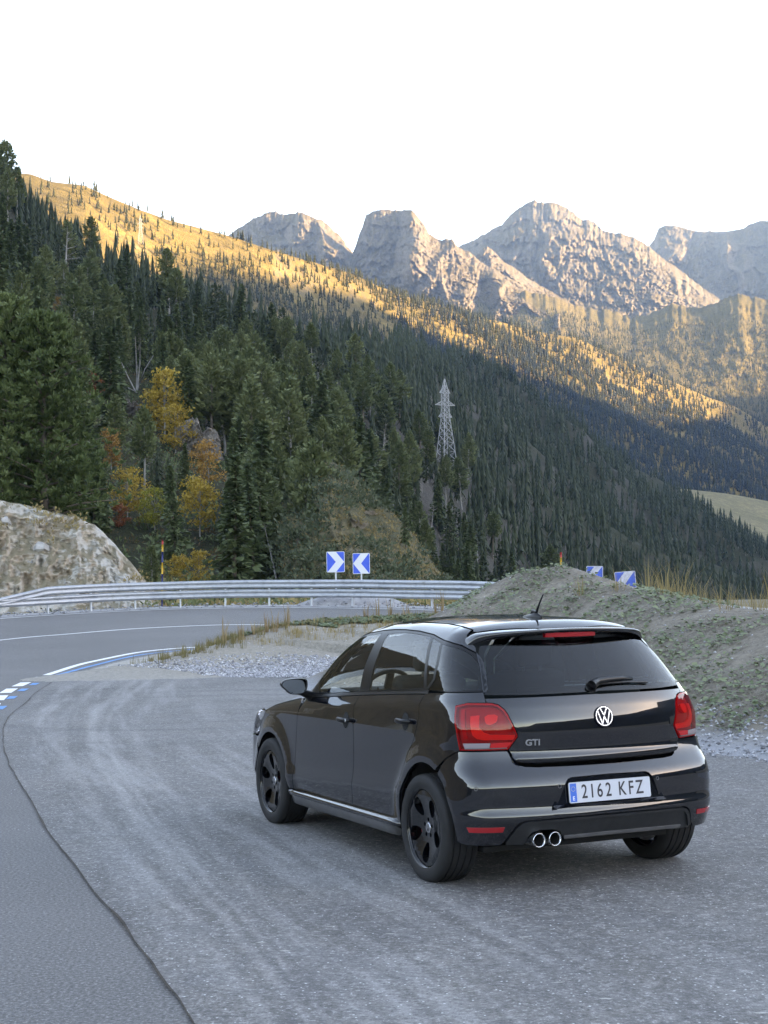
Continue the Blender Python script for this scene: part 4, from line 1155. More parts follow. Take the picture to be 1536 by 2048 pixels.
# antenna
za_ = float(on_top(F_main, [(0, .15)])[0][2])
av = []; af = []
for i in range(9):
    t = i / 8; yy = .235 - .19 * t
    w = .026 * math.sin(PI * min(1, .12 + .88 * t)) ** .6 + .004; hh = .012 + .020 * math.sin(PI * (t ** 1.4)) * .9 + (.008 if t > .5 else 0)
    zb_ = float(on_top(F_main, [(0, yy)])[0][2]) - .004
    av += [(w * math.cos(a), yy, zb_ + hh * math.sin(a)) for a in np.linspace(0, PI, 9)]
for i in range(8):
    for k in range(8): af.append((i * 9 + k, i * 9 + k + 1, (i + 1) * 9 + k + 1, (i + 1) * 9 + k))
ant = obj('antenna', av, af, M_GLOSSTRIM, car)
MB().tube([(0, .118, za_ + .012), (0, .095, za_ + .034), (0, .060, za_ + .085), (0, .015, za_ + .137)], [.011, .0085, .0055, .004], 10).build('antenna_mast', M_TRIM, ant, True)
MB().tube([(0, .16, za_ + .01), (0, .135, za_ + .036), (0, .10, za_ + .03)], [.013, .014, .010], 8).build('antenna_foot', M_TRIM, ant, True)
# door mirrors
for s in (-1, 1):
    t = np.linspace(0, 1, 15)
    prof = [(.01, .25), (.03, .6), (.06, .85), (.09, .97), (.115, 1.0), (.122, .97)]     # forward depth, scale
    out = [(-.62, -.35), (-.95, .10), (-1.0, .50), (-.70, .86), (-.2, .97), (.45, 1.0), (.93, .85), (1.0, .3), (.92, -.45), (.6, -.85), (.0, -.9), (-.4, -.75)]
    out = chaikin(out, 2)
    mv = []; mf = []
    cx, cy, cz, hw, hh = .925, 1.70, 1.008, .098, .058
    n = len(out)
    for d, k in prof[::-1]:
        for a, b in out:
            mv.append((s * (cx - a * hw * k), cy + .115 - d, cz + b * hh * k))
    for i in range(len(prof) - 1):
        for k in range(n):
            k2 = (k + 1) % n
            q = (i * n + k, i * n + k2, (i + 1) * n + k2, (i + 1) * n + k)
            mf.append(q if s > 0 else q[::-1])
    mf.append(tuple((len(prof) - 1) * n + k for k in range(n)))
    mo = obj('door_mirror', mv, mf, M_PAINT, car)
    R = Matrix.Rotation(s * math.radians(-6), 4, 'Z')
    gv = [(s * (cx - a * hw * .90), cy - .004 + .010 * b + .012 * a, cz + b * hh * .88) for a, b in out]
    gl = obj('mirror_glass', gv, [tuple(range(n))[::s]], M_MIRROR, mo, False)
    fv = [(s * (cx - a * hw * k), cy - .003 - d, cz + b * hh * k) for d, k in ((0, .97), (.003, .97), (.003, .90), (.0, .89)) for a, b in out]
    obj('mirror_rim', fv, [((i * n + k), (i * n + (k + 1) % n), ((i + 1) * n + (k + 1) % n), ((i + 1) * n + k)) for i in range(3) for k in range(n)], M_TRIM, mo)
    MB().tube([(s * .755, 1.80, .925), (s * .80, 1.775, .950), (s * .85, 1.755, .968), (s * .88, 1.75, .98)], [.040, .030, .025, .028], 12).build('mirror_arm', M_TRIM, mo, True)
# side skirts
for s in (-1, 1):
    sec = [(.788, .302), (.812, .300), (.834, .290), (.839, .276), (.833, .262)]
    sec2 = [(.831, .262), (.828, .252), (.812, .206), (.79, .196), (.70, .196)]
    for nm, se, m in (('side_skirt', sec, M_PAINT), ('skirt_strip', sec2, M_SKIRT)):
        yy = ys(.325, 2.10, 24) if nm == 'side_skirt' else ys(.42, 2.06, 24)
        v = []; f = []
        for y in yy:
            e = min(1, (y - yy[0]) / .03, (yy[-1] - y) / .03)
            v += [(s * (x + .012 * (y > 1e9) - .012 * (1 - e)), y, z + .018 * (1.2 - y) / 1.0 * .35) for x, z in se]
        k = len(se)
        for i in range(len(yy) - 1):
            for j in range(k - 1):
                q = (i * k + j, i * k + j + 1, (i + 1) * k + j + 1, (i + 1) * k + j)
                f.append(q if s > 0 else q[::-1])
        f += [tuple(range(k)), tuple((len(yy) - 1) * k + j for j in range(k))]
        obj(nm, v, f, m, car)
# emblem, badge, plate
pe = np.array([[0, float(rear_y(0, .925, HATCH)), .925]]); ne = grad(F_main, pe + [0, -.0, 0])[0]
pe = bisect(F_main, np.array([[0., 0, .925]]), np.array([[0., -1, 0]]), 0., 1.2)
FE = frame_at(pe[0] + ne * .001, ne)
v, f = disc_mesh(.058, 48, 0, .006, .002)
em = place(obj('emblem', v, f, simple('emblem_ground', (.010, .012, .022), .5, spec=.2), car, False), FE)
ring = [(.0535 * math.cos(a), .0535 * math.sin(a)) for a in np.linspace(0, 2 * PI, 49)[:-1]]
ring_i = [(.0485 * math.cos(a), .0485 * math.sin(a)) for a in np.linspace(0, 2 * PI, 49)[:-1]]
def chrome_shape(poly, holes=()):
    V, F, N = extrude2d(poly, .005, .0085, holes, .01)
    return obj('emblem_stroke', V, F, M_CHROME, em, False)
chrome_shape(ring, [ring_i])
def stroke(a, b, w):
    a = np.array(a); b = np.array(b); d = (b - a) / np.linalg.norm(b - a); n = np.array([-d[1], d[0]]) * w / 2
    return [tuple(a + n), tuple(b + n), tuple(b - n), tuple(a - n)]
for k, (a, b) in enumerate([((-.0195, .0425), (-.0005, .0045)), ((.0195, .0425), (.0005, .0045)), ((-.0375, .0285), (-.0165, -.0405)), ((.0375, .0285), (.0165, -.0405)), ((-.0165, -.0405), (0, -.0015)), ((.0165, -.0405), (0, -.0015))]):
    V, F, N = extrude2d(stroke(a, b, .0060), .005, .0082 + .0001 * k, (), .02)
    obj('emblem_stroke', V, F, M_CHROME, em, False)
xg = -.427; pg = bisect(F_main, np.array([[xg, 0., .803]]), np.array([[0., -1, 0]]), 0., 1.2); ng = grad(F_main, pg)[0]
place(link('model_badge', text_mesh('GTI', .046, 1.15, .0022, .0012), car, M_CHROME), frame_at(pg[0] + ng * .003, ng))
npl = Vector((0, -.146, .020)).normalized()
PLM = frame_at((0, -.651, .530), (0, -.994, .105))
def rrect(w, h, r, n=5):
    o = []
    for cx, cy, a0 in ((w / 2 - r, h / 2 - r, 0), (-w / 2 + r, h / 2 - r, 90), (-w / 2 + r, -h / 2 + r, 180), (w / 2 - r, -h / 2 + r, 270)):
        o += [(cx + r * math.cos(math.radians(a0 + 90 * i / n)), cy + r * math.sin(math.radians(a0 + 90 * i / n))) for i in range(n + 1)]
    return o
V, F, N = extrude2d(rrect(.52, .11, .010), -.006, .002, (), .06)
pl = place(obj('number_plate', V, F, M_PLATE, car, False), PLM)
V, F, N = extrude2d([(-.254, -.049), (-.214, -.049), (-.214, .049), (-.254, .049)], .002, .0026, (), .05)
obj('plate_band', V, F, M_PLATEBLUE, pl, False)
e_ = link('plate_letter', text_mesh('E', .030, .9, .0003, .0006), pl, M_WHITE); e_.location = (-.234, -.031, .0029)
for k in range(12):
    a = 2 * PI * k / 12
    v, f = disc_mesh(.0016, 6, 0, .0004, .0001)
    st = obj('plate_star', v, f, simple('star_yellow', (.75, .6, .05)) if k == 0 else bpy.data.materials['star_yellow'], pl, False)
    st.location = (-.234 + .012 * math.cos(a), .020 + .012 * math.sin(a), .0026)
x = -.172
for ch, adv in zip('2162 KFZ', (.055, .043, .055, .055, .030, .060, .055, .055)):
    if ch != ' ':
        g = link('plate_character', text_mesh(ch, .104, .74, .0004, .0012), pl, M_INK)
        g.location = (x + .0 + adv / 2 - .02, -.001, .0026)
    x += adv
# exhaust
for xe in (-.437, -.339):
    v, f = lathe([(0, .030), (.010, .0335), (.012, .0365), (.008, .0385), (-.02, .0385), (-.16, .037)], 32)
    f2 = f
    ex = obj('exhaust_tip', [(c, -a, b) for a, b, c in v], f2, M_CHROME, car)
    ex.location = (xe, -.618, .290)
    v, f = lathe([(.004, .0335), (-.15, .031), (-.15, .001)], 24)
    o = obj('exhaust_bore', [(c, -a, b) for a, b, c in v], f, M_DARK, ex)
MB().box((-.39, -.30, .315), (.30, .30, .12)).build('silencer', M_DARK, car)
# underbody, liners
MB().box((0, 1.35, .205), (1.20, 3.3, .03)).box((0, 1.22, .207), (1.52, 1.66, .03)).box((0, -.30, .32), (.96, .42, .04)).box((0, -.45, .46), (.96, .04, .30)).build('underbody', M_DARK, car)
MB().box((0, .52, .33), (1.42, .03, .25)).build('seat_bulkhead', M_DARK, car)
MB().box((0, 1.98, .55), (1.42, .03, .75)).build('bulkhead', M_DARK, car)
for s in (-1, 1):
    for yc in (-.05, 2.45):
        v = []; f = []
        for x in (.50, .795):
            v += [(s * x, yc + .352 * math.cos(a), .302 + .378 * math.sin(a)) for a in np.linspace(.06, PI - .06, 25)]
        v += [(s * .50, yc, .302)]
        f += [(k, k + 1, 25 + k + 1, 25 + k) for k in range(24)] + [(k + 1, k, 50) for k in range(24)]
        obj('wheel_arch_liner', v, f, M_DARK, car)
# wheels
def wheel(loc, s, rot, steer=0.):
    w = empty('wheel', loc, steer, car)
    Rr = .302
    prof = []
    def tread(a0, a1):
        pass
    half = [(-.098, .219), (-.104, .228), (-.1085, .245), (-.1085, .262), (-.104, .280), (-.097, .291), (-.090, .2965)]
    gro = []
    for c in (-.058, -.020, .020, .058):
        gro += [(c - .0048, Rr - .0005), (c - .0038, Rr - .008), (c + .0038, Rr - .008), (c + .0048, Rr - .0005)]
    prof = half + [(-.080, Rr - .002)] + gro + [(.080, Rr - .002)] + [(-a, r) for a, r in reversed(half)]
    v, f = lathe(prof, 72)
    ty = obj('tyre', v, f, M_RUBBER, w)
    try:
        for p in ty.data.polygons: p.use_smooth = True
        ty.data.set_sharp_from_angle(angle=math.radians(38))
    except Exception: pass
    ty.rotation_euler = (0, 0, 0)
    o = -s            # outward is -x for the left side (s=1)
    rim = obj('rim', *lathe([(o * .094, .2165), (o * .101, .2225), (o * .101, .228), (o * .092, .2225), (o * .080, .208), (o * .040, .196), (o * -.06, .196), (o * -.09, .214), (o * -.10, .222)], 64), M_RIM, w)
    holes = []
    for k in range(5):
        a = rot + 2 * PI * k / 5
        c, d = math.cos(a), math.sin(a)
        hp_ = []
        for q in np.linspace(0, 2 * PI, 29)[:-1]:
            r_ = .1365 + .056 * math.cos(q) ; tt = .0395 * math.sin(q) * (1 + .28 * math.cos(q))
            hp_.append((c * r_ - d * tt, d * r_ + c * tt))
        holes.append(hp_)
    lugs = [[(.034 * math.cos(rot + PI / 5 + 2 * PI * k / 5) + .0085 * math.cos(q), .034 * math.sin(rot + PI / 5 + 2 * PI * k / 5) + .0085 * math.sin(q)) for q in np.linspace(0, 2 * PI, 11)[:-1]] for k in range(5)]
    lugs = [[(x * 1.38, y * 1.38) for x, y in l] for l in lugs]
    circ = [(.2095 * math.cos(q), .2095 * math.sin(q)) for q in np.linspace(0, 2 * PI, 65)[:-1]]
    v2, f2 = fill2d(circ, holes + lugs, .02)
    r = np.linalg.norm(v2, axis=1)
    face = np.interp(r, [0, .05, .09, .17, .20, .21], [.066, .066, .072, .090, .090, .086])
    P = np.stack([o * face, v2[:, 0], v2[:, 1]], 1)
    N = np.tile([float(o), 0, 0], (len(P), 1))
    # soften hole edges: lean normals towards the holes
    V, F, NN = skirted(P, f2, N, .034)
    me = mesh('spokes', V, F, False)
    so = link('spokes', me, w, M_RIM)
    bevel(so, .004, 2)
    v, f = disc_mesh(.029, 28, 0, .007, .002)
    cap = place(obj('hub_cap', v, f, M_CHROME, w, False), frame_at((o * .063, 0, 0), (o, 0, 0)))
    for k, (a, b) in enumerate([((-.010, .021), (0, .002)), ((.010, .021), (0, .002)), ((-.019, .014), (-.008, -.020)), ((.019, .014), (.008, -.020)), ((-.008, -.020), (0, -.001)), ((.008, -.020), (0, -.001))]):
        V, F, N = extrude2d(stroke(a, b, .0035), .006, .0075 + .0001 * k, (), .02)
        place(obj('cap_stroke', V, F, M_INK, w, False), frame_at((o * .063, 0, 0), (o, 0, 0)))
    obj('brake_disc', *lathe([(o * .012, .001), (o * .030, .06), (o * .030, .128), (o * .012, .128), (o * .012, .001)], 40), M_DISC, w)
    cal = MB()
    for q in np.linspace(-.32, .32, 6):
        a = rot * 0 + (0. if loc[1] < 1 else PI) + q
        cal.box((o * .020, .122 * math.cos(a), .122 * math.sin(a)), (.05, .035, .030), Matrix.Rotation(a, 3, 'X'))
    cal.build('caliper', M_RED, w)
    obj('wheel_backing', *lathe([(o * -.075, .001), (o * -.075, .190)], 32), M_SILVER if loc[0] > 0 and loc[1] < 1 else M_DARK, w)
    return w
wheel((-.722, 0, .302), 1, -PI / 2)
wheel((.722, 0, .302), -1, .3)
wheel((-.722, 2.47, .302), 1, PI / 2, math.radians(0))
wheel((.722, 2.47, .302), -1, .8)
MB().tube([(-.68, 0, .30), (.68, 0, .30)], .035, 10).build('rear_axle', M_DARK, car)
# cabin
def soft(name, boxes, mat, parent, bw=.05, seg=3):
    o = None
    m = MB()
    for c, s_, rx in boxes: m.box(c, s_, Matrix.Rotation(rx, 3, 'X'))
    return bevel(m.build(name, mat, parent, True), bw, seg)
for x in (-.36, .36):
    st = empty('front_seat', (0, 0, 0), 0, car)
    soft('seat_cushion', [((x, 1.20, .50), (.50, .52, .16), .1)], M_SEAT, st)
    soft('backrest', [((x, .88, .80), (.48, .15, .62), .22)], M_SEAT, st)
    soft('headrest', [((x, .775, 1.215), (.25, .09, .17), .18)], M_SEAT, st, .035)
    for dx in (-.06, .06): MB().tube([(x + dx, .80, 1.08), (x + dx, .785, 1.16)], .007, 8).build('headrest_post', M_SILVER, st)
rs_ = empty('rear_bench', (0, 0, 0), 0, car)
soft('seat_cushion', [((0, .30, .50), (1.22, .50, .16), .1)], M_SEAT, rs_)
soft('backrest', [((0, .02, .78), (1.20, .14, .56), .25)], M_SEAT, rs_)
for x in (-.36, .36): soft('headrest', [((x, -.06, 1.09), (.24, .08, .12), .2)], M_SEAT, rs_, .03)
MB().box((0, -.22, .95), (1.16, .36, .02)).build('parcel_shelf', M_DARK, car)
soft('dashboard', [((0, 1.80, .86), (1.36, .40, .22), 0), ((0, 1.66, .72), (1.36, .16, .30), 0)], M_DARK, car, .05)
sw = empty('steering_wheel', (-.36, 1.48, .94), 0, car); sw.rotation_euler = (math.radians(-62), 0, 0)
n = 40; tv = []; tf = []
for i in range(n):
    a = 2 * PI * i / n
    for k in range(8):
        b = 2 * PI * k / 8
        tv.append(((.185 + .015 * math.cos(b)) * math.cos(a), (.185 + .015 * math.cos(b)) * math.sin(a), .015 * math.sin(b)))
for i in range(n):
    for k in range(8):
        tf.append((i * 8 + k, ((i + 1) % n) * 8 + k, ((i + 1) % n) * 8 + (k + 1) % 8, i * 8 + (k + 1) % 8))
obj('wheel_rim', tv, tf, M_TRIM, sw)
MB().box((0, 0, 0), (.34, .05, .02)).box((0, -.09, 0), (.05, .17, .02)).box((0, 0, .0), (.13, .12, .04)).build('wheel_spokes', M_TRIM, sw)
MB().box((0, 1.36, 1.335), (.24, .03, .07)).bar((0, 1.36, 1.36), (0, 1.38, 1.40), .02).build('rear_view_mirror', M_TRIM, car)
panel('headliner', F_main, xsym([(x * .97, y) for x, y in roofp]), simple('headliner_cloth', (.22, .22, .21), .9), car, top=True, off=-.035, h=.08, th=0)
# ---------------------------------------------------------------- vegetation
def cards(cen, dirs, size, rng, flat=.5, aspect=.55):
    """one triangle pair (kite) per centre; dirs: main direction of each card"""
    n = len(cen)
    d = dirs / (np.linalg.norm(dirs, axis=1)[:, None] + 1e-9)
    up = rng.normal(size=(n, 3)); up[:, 2] = np.abs(up[:, 2]) + flat
    s = np.cross(d, up); s /= np.linalg.norm(s, axis=1)[:, None] + 1e-9
    L = (size * rng.uniform(.7, 1.3, n))[:, None]; W = L * aspect * rng.uniform(.7, 1.2, n)[:, None]
    a = cen - d * L * .5; b = cen + s * W * .5 ; c = cen + d * L * .5; e = cen - s * W * .5
    v = np.stack([a, b, c, e], 1).reshape(-1, 3)
    i = np.arange(n)[:, None] * 4
    f = i + np.array([[0, 1, 2, 3]])
    return v, f
def conifer(seed, nb=95, per=16, kind='spruce', R=.17, card=.055, bare=.12):
    """crown of a unit-height tree; returns verts, quads, tone"""
    rng = np.random.default_rng(seed)
    h = bare + (1 - bare) * (np.arange(nb) + rng.uniform(0, .8, nb)) / nb
    h = np.clip(h, 0, .995)
    az = np.arange(nb) * 2.39996 + rng.normal(0, .35, nb)
    t = (h - bare) / (1 - bare)
    if kind == 'spruce':
        L = R * (1 - t) ** .85 * rng.uniform(.72, 1.12, nb) + .012
        L *= np.clip(t * 8, .55, 1); rise = -.28 + .55 * t
    else:
        L = R * np.minimum(1, (1.02 - t) ** .5 * 1.1) * (.55 + .45 * np.sin(np.pi * np.clip(t * 1.05, 0, 1)) ** .6) * rng.uniform(.5, 1.2, nb) + .012
        rise = -.02 + .6 * t + rng.normal(0, .12, nb)
    gap = (vnoise(az * .8, h * 9, seed=seed) > -.55)
    L = L * np.where(gap, 1, .45)
    q = rng.uniform(0, 1, (nb, per)) ** .75
    if kind != 'spruce': q = .45 + .6 * q
    d = np.stack([np.cos(az), np.sin(az), rise], 1)
    base = np.stack([0 * h, 0 * h, h], 1)
    P = base[:, None] + d[:, None] * (L[:, None] * q)[..., None]
    side = np.stack([-np.sin(az), np.cos(az), 0 * az], 1)
    sw = rng.normal(0, .16 if kind == 'spruce' else .26, (nb, per)) * L[:, None] * (1.1 - .5 * q)
    P = P + side[:, None] * sw[..., None]
    P[..., 2] += rng.normal(0, .010 if kind == 'spruce' else .022, (nb, per)) - (.05 * q ** 2 * L[:, None] / R if kind == 'spruce' else 0)
    D = d[:, None] + side[:, None] * (sw / (L[:, None] + .02) * 1.4)[..., None] + rng.normal(0, .30, (nb, per, 3))
    if kind == 'spruce': D[..., 2] -= .15
    else: D[..., 2] += .35
    P = P.reshape(-1, 3); D = D.reshape(-1, 3)
    size = card * (1.15 - .5 * np.clip(P[:, 2], 0, 1))
    v, f = cards(P, D, size, rng, .9 if kind == 'spruce' else .5, .62)
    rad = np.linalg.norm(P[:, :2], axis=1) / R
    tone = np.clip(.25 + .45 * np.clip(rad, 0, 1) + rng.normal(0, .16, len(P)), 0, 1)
    return v, f, np.repeat(tone, 4)
def tiered(seed, tiers=4, pts=6, R=.17, bare=.06):
    """pointed conifer as a stack of ragged star-shaped skirts (quads)"""
    rng = np.random.default_rng(seed)
    V = []; F = []; T = []
    for k in range(tiers):
        z0 = bare + (1 - bare) * k / tiers * .94
        z1 = min(1., z0 + (1 - bare) / tiers * 1.75)
        if k == tiers - 1: z1 = 1.
        rad = R * (1 - k / tiers) ** .9 + .012
        b = len(V); V.append((rng.normal(0, .006), rng.normal(0, .006), z1)); T.append(.5)
        a0 = rng.uniform(0, 6.28)
        for i in range(pts):
            a = a0 + 2 * math.pi * i / pts + rng.normal(0, .18)
            r1 = rad * rng.uniform(.75, 1.25); r2 = rad * rng.uniform(.32, .55); a2 = a + math.pi / pts
            tn = np.clip(rng.normal(.30, .2), 0, 1)
            V.append((r1 * math.cos(a), r1 * math.sin(a), z0 + rng.normal(-.01, .018))); T.append(tn)
            V.append((r2 * math.cos(a2), r2 * math.sin(a2), z0 + .35 * (z1 - z0) + rng.normal(0, .012))); T.append(tn * .7)
        for i in range(pts):
            F.append((b, b + 2 + 2 * ((i - 1) % pts), b + 1 + 2 * i, b + 2 + 2 * i))
    return np.array(V), np.array(F), np.array(T)
def trunk_mesh(r=.013, top=.95, seed=0, n=7, limbs=0, stubs=True):
    rng = random.Random(seed)
    m = MB()
    k = 6
    pts = [(.008 * rng.uniform(-1, 1) * (i > 0), .008 * rng.uniform(-1, 1) * (i > 0), -.03 + (top + .03) * i / k) for i in range(k + 1)]
    m.tube(pts, [r * (1.25 - 1.1 * i / k) for i in range(k + 1)], n, False)
    for i in range(limbs):
        h = rng.uniform(.12, .75); a = rng.uniform(0, 6.28); l = rng.uniform(.04, .11)
        m.tube([(0, 0, h), (l * math.cos(a), l * math.sin(a), h + rng.uniform(-.02, .03))], [r * .28, r * .08], 4, False)
    return mesh('trunk', m.v, m.f, True)
GREENS = [(.034, .052, .026), (.070, .100, .047), (.118, .152, .072), (.17, .20, .10)]
PINES = [(.044, .062, .030), (.090, .118, .053), (.145, .172, .080), (.21, .23, .11)]
M_SPRUCE = leaf_mat('spruce_needles', GREENS, .6, .5)
M_PINE = leaf_mat('pine_needles', PINES, .6, .5)
M_MASS = leaf_mat('forest_needles_shade', [(.012, .019, .011), (.024, .036, .020), (.042, .058, .031), (.066, .082, .044)], .65, .02)  # needles darkened in place of self-shadow the simple cones lack
M_BARK = simple('conifer_bark', (.13, .105, .085), .95, vary=.4, vscale=6., bump=.5, bscale=25.)
M_PALEBARK = simple('grey_bark', (.26, .25, .235), .9, vary=.35, vscale=5., bump=.4, bscale=20.)
def crown_mesh(name, vft, mat):
    v, f, t = vft
    me = mesh(name, v, f, False)
    me.materials.append(mat)
    set_attr(me, 'tone', t)
    return me
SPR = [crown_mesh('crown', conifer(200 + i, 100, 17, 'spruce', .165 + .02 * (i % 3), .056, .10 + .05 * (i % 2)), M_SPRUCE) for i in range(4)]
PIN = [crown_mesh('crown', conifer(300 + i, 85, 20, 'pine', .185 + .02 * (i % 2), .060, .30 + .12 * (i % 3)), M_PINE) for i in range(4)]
TRK = [trunk_mesh(.014, .96, i, 7, 6) for i in range(3)]
for t_ in TRK: t_.materials.append(M_BARK)
TRKP = [trunk_mesh(.014, .96, 10 + i, 7, 10) for i in range(3)]
for t_ in TRKP: t_.materials.append(M_PALEBARK)
# where particular trees stand: bearing, slope of foot, slope of top
def foot_r(hill, az, e, lo=60, hi=1600):
    r = np.linspace(lo, hi, 4000)
    ee = (hill.z(np.full_like(r, az), r) - CAMH) / r
    i = np.argmax(ee >= e)
    return float(r[i]) if ee[i] >= e else float(r[np.argmax(ee)])
def stand(hill, az, e, top, lo=60):
    r = foot_r(hill, az, e, lo)
    z = float(hill.z(np.array([az]), np.array([r]))[0])
    return (r * math.sin(R2(az)), r * math.cos(R2(az)), z), r, max(.8, CAMH + top * r - z)
# ---- leafy autumn trees
def leafy(seed, nl=34, per=46, spread=.34, card=.036, bush=False):
    rng = np.random.default_rng(seed)
    cen = []
    for i in range(nl):
        h = rng.uniform(.08 if bush else .18, .97)
        w = spread * (np.sin(np.pi * min(1, (h + .02) / 1.06)) ** .6) * rng.uniform(.15, 1.25)
        a = rng.uniform(0, 6.283)
        cen.append((w * math.cos(a), w * math.sin(a), h))
    cen = np.array(cen)
    P = (cen[:, None] + rng.normal(0, 1, (nl, per, 3)) * [.060, .060, .038]).reshape(-1, 3)
    D = rng.normal(size=P.shape); D[:, 2] -= .3
    v, f = cards(P, D, np.full(len(P), card), rng, .2, .75)
    tone = np.clip(.5 + rng.normal(0, .24, len(P)) + np.repeat(rng.normal(0, .14, nl), per), 0, 1)
    return (v, f, np.repeat(tone, 4)), cen
def limbs_mesh(cen, r=.012, seed=0, bush=False):
    m = MB(); rng = random.Random(seed)
    m.tube([(0, 0, -.04), (.006, .004, .3), (-.006, .006, .6), (0, 0, .9)], [r * 1.2, r, r * .65, r * .2], 7, False)
    for c in cen[::2]:
        h0 = max(.05, c[2] * .62)
        mid = (c[0] * .5, c[1] * .5, (h0 + c[2]) / 2 + .01)
        m.tube([(0, 0, h0), mid, tuple(c)], [r * .45, r * .3, r * .1], 5, False)
    return mesh('trunk', m.v, m.f, True)
M_YELLOW = leaf_mat('yellow_leaves', [(.26, .175, .035), (.40, .275, .055), (.52, .37, .085)], .55, .6, .35)
M_ORANGE = leaf_mat('orange_leaves', [(.20, .10, .03), (.36, .19, .055), (.46, .28, .085)], .55, .6, .35)
M_RUST = leaf_mat('rust_leaves', [(.16, .05, .03), (.28, .095, .045), (.36, .14, .06)], .55, .6, .3)
M_LIME = leaf_mat('yellow_green_leaves', [(.10, .11, .025), (.20, .20, .035), (.34, .30, .05)], .55, .6, .35)
LEAFY = [(-8.08, .0968, .1439, M_YELLOW, .30, 'slim birch with bright yellow leaves beneath the forked dead tree', 'autumn_birch', 0),
         (-7.70, .0880, .1200, M_YELLOW, .46, 'broad golden birch right of the slim yellow birch on the rocky slope', 'autumn_birch', 0),
         (-6.84, .0335, .0750, M_YELLOW, .34, 'yellow birch low on the slope right of the two small bushes behind the rail', 'autumn_birch', 0),
         (-10.06, .0760, .1040, M_ORANGE, .40, 'dull orange leafy tree right of the big dark pine', 'autumn_tree', 0),
         (-9.48, .0454, .0800, M_YELLOW, .40, 'amber tree below the dull orange one near the rock cutting', 'autumn_tree', 0),
         (-10.79, .1227, .1410, M_RUST, .50, 'small rust red tree above the shoulder of the big dark pine', 'autumn_tree', 0),
         (-6.50, .0640, .0960, M_ORANGE, .45, 'pale orange tree among the conifers right of the grey outcrop', 'autumn_tree', 0),
         (-8.49, .0371, .0660, M_LIME, .52, 'yellow green leafy tree left of the low yellow birch', 'autumn_tree', 0),
         (-9.75, .0400, .0570, M_RUST, .40, 'thin red orange shrub at the right end of the rock cutting', 'autumn_shrub', 1),
         (-7.66, .0040, .0225, M_YELLOW, .62, 'yellow bush just above the guardrail, left one of the pair by the striped pole', 'autumn_bush', 1),
         (-6.90, .0035, .0245, M_YELLOW, .52, 'yellow bush just above the guardrail, right one of the pair by the striped pole', 'autumn_bush', 1),
         (-3.45, .0020, .0150, M_RUST, .75, 'low rust brown bush left of the right-pointing chevron sign', 'autumn_bush', 1),
         (-11.9, .1780, .1890, M_ORANGE, .6, 'small orange tree between dark conifers high on the left slope', 'autumn_tree', 0)]
KEEPOUT = []
for i, (az, e, top, mt, sp_, lab, nm, bush) in enumerate(LEAFY):
    p, r, h = stand(NEAR, az, e, top, 66)
    (vft, cen) = leafy(400 + i, 44 if not bush else 46, 40, sp_ * .80, .046 if not bush else .055, bool(bush))
    root = tag(empty(nm, p, random.uniform(0, 6)), lab, 'bush' if bush else 'tree', 'autumn trees on the shaded slope')
    c = link('crown', crown_mesh('crown', vft, mt), root); tk = limbs_mesh(cen, .013, i, bush); tk.materials.append(M_PALEBARK); t2 = link('trunk', tk, root)
    c.scale = t2.scale = (h, h, h)
    KEEPOUT.append((az, r, (sp_ * .62) * h / r, e - .35 * (top - e), top))
# ---- the big pines above the rock cutting
def big_pine(seed):
    rng = np.random.default_rng(seed)
    nb = 210
    h = np.sort(rng.uniform(.04, .985, nb)); az = np.arange(nb) * 2.39996 + rng.normal(0, .3, nb)
    L = .40 * np.minimum(1., (1.02 - h) ** .62 * 1.12) * rng.uniform(.62, 1.08, nb)
    P = []; D = []; TN = []
    limbs = MB()
    for i in range(nb):
        d = np.array([math.cos(az[i]), math.sin(az[i]), .10 + .5 * h[i]])
        tip = np.array([0, 0, h[i]]) + d * L[i] * np.array([1, 1, .55])
        if i % 4 == 0: limbs.tube([(0, 0, h[i] - .03), tuple(np.array([0, 0, h[i]]) + d * L[i] * .5 * np.array([1, 1, .4])), tuple(tip)], [.006, .004, .001], 4, False)
        for q in np.linspace(.30, 1.02, 7):
            c = np.array([0, 0, h[i]]) + d * L[i] * q * np.array([1, 1, .35 + .2 * q]) + rng.normal(0, .014, 3)
            n = 17
            dd = rng.normal(size=(n, 3)); dd[:, 2] = np.abs(dd[:, 2]) * 1.3 + .25; dd += d * .55
            dd /= np.linalg.norm(dd, axis=1)[:, None]
            P.append(c + dd * rng.uniform(.006, .030, n)[:, None]); D.append(dd)
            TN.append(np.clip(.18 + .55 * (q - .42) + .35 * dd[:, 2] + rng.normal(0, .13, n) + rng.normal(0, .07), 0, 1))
    P = np.concatenate(P); D = np.concatenate(D); TN = np.concatenate(TN)
    v, f = cards(P, D, np.full(len(P), .026), rng, .1, .42)
    return (v, f, np.repeat(TN, 4)), limbs
M_BIGPINE = leaf_mat('big_pine_needles', [(.022, .038, .016), (.048, .076, .028), (.092, .128, .048), (.145, .18, .075)], .55, .9)
def put_big(az, e, top, r, seed, lab, wide=1.):
    z0 = CAMH + e * r; h = (top - e) * r
    root = tag(empty('mountain_pine', (r * math.sin(R2(az)), r * math.cos(R2(az)), z0), seed * 1.3), lab, 'pine tree', 'big pines above the rock cutting')
    vft, lm = big_pine(seed)
    c = link('crown', crown_mesh('crown', vft, M_BIGPINE), root); c.scale = (h * wide, h * wide, h)
    lm.tube([(0, 0, -.06), (.004, 0, .4), (0, .003, .97)], [.020, .013, .002], 8, False)
    t2 = link('trunk', mesh('trunk', lm.v, lm.f), root, M_BARK); t2.scale = (h * wide, h * wide, h)
put_big(-13.75, .043, .1850, 74., 1, 'big bushy dark green pine at the left edge above the rock cutting', 1.0)
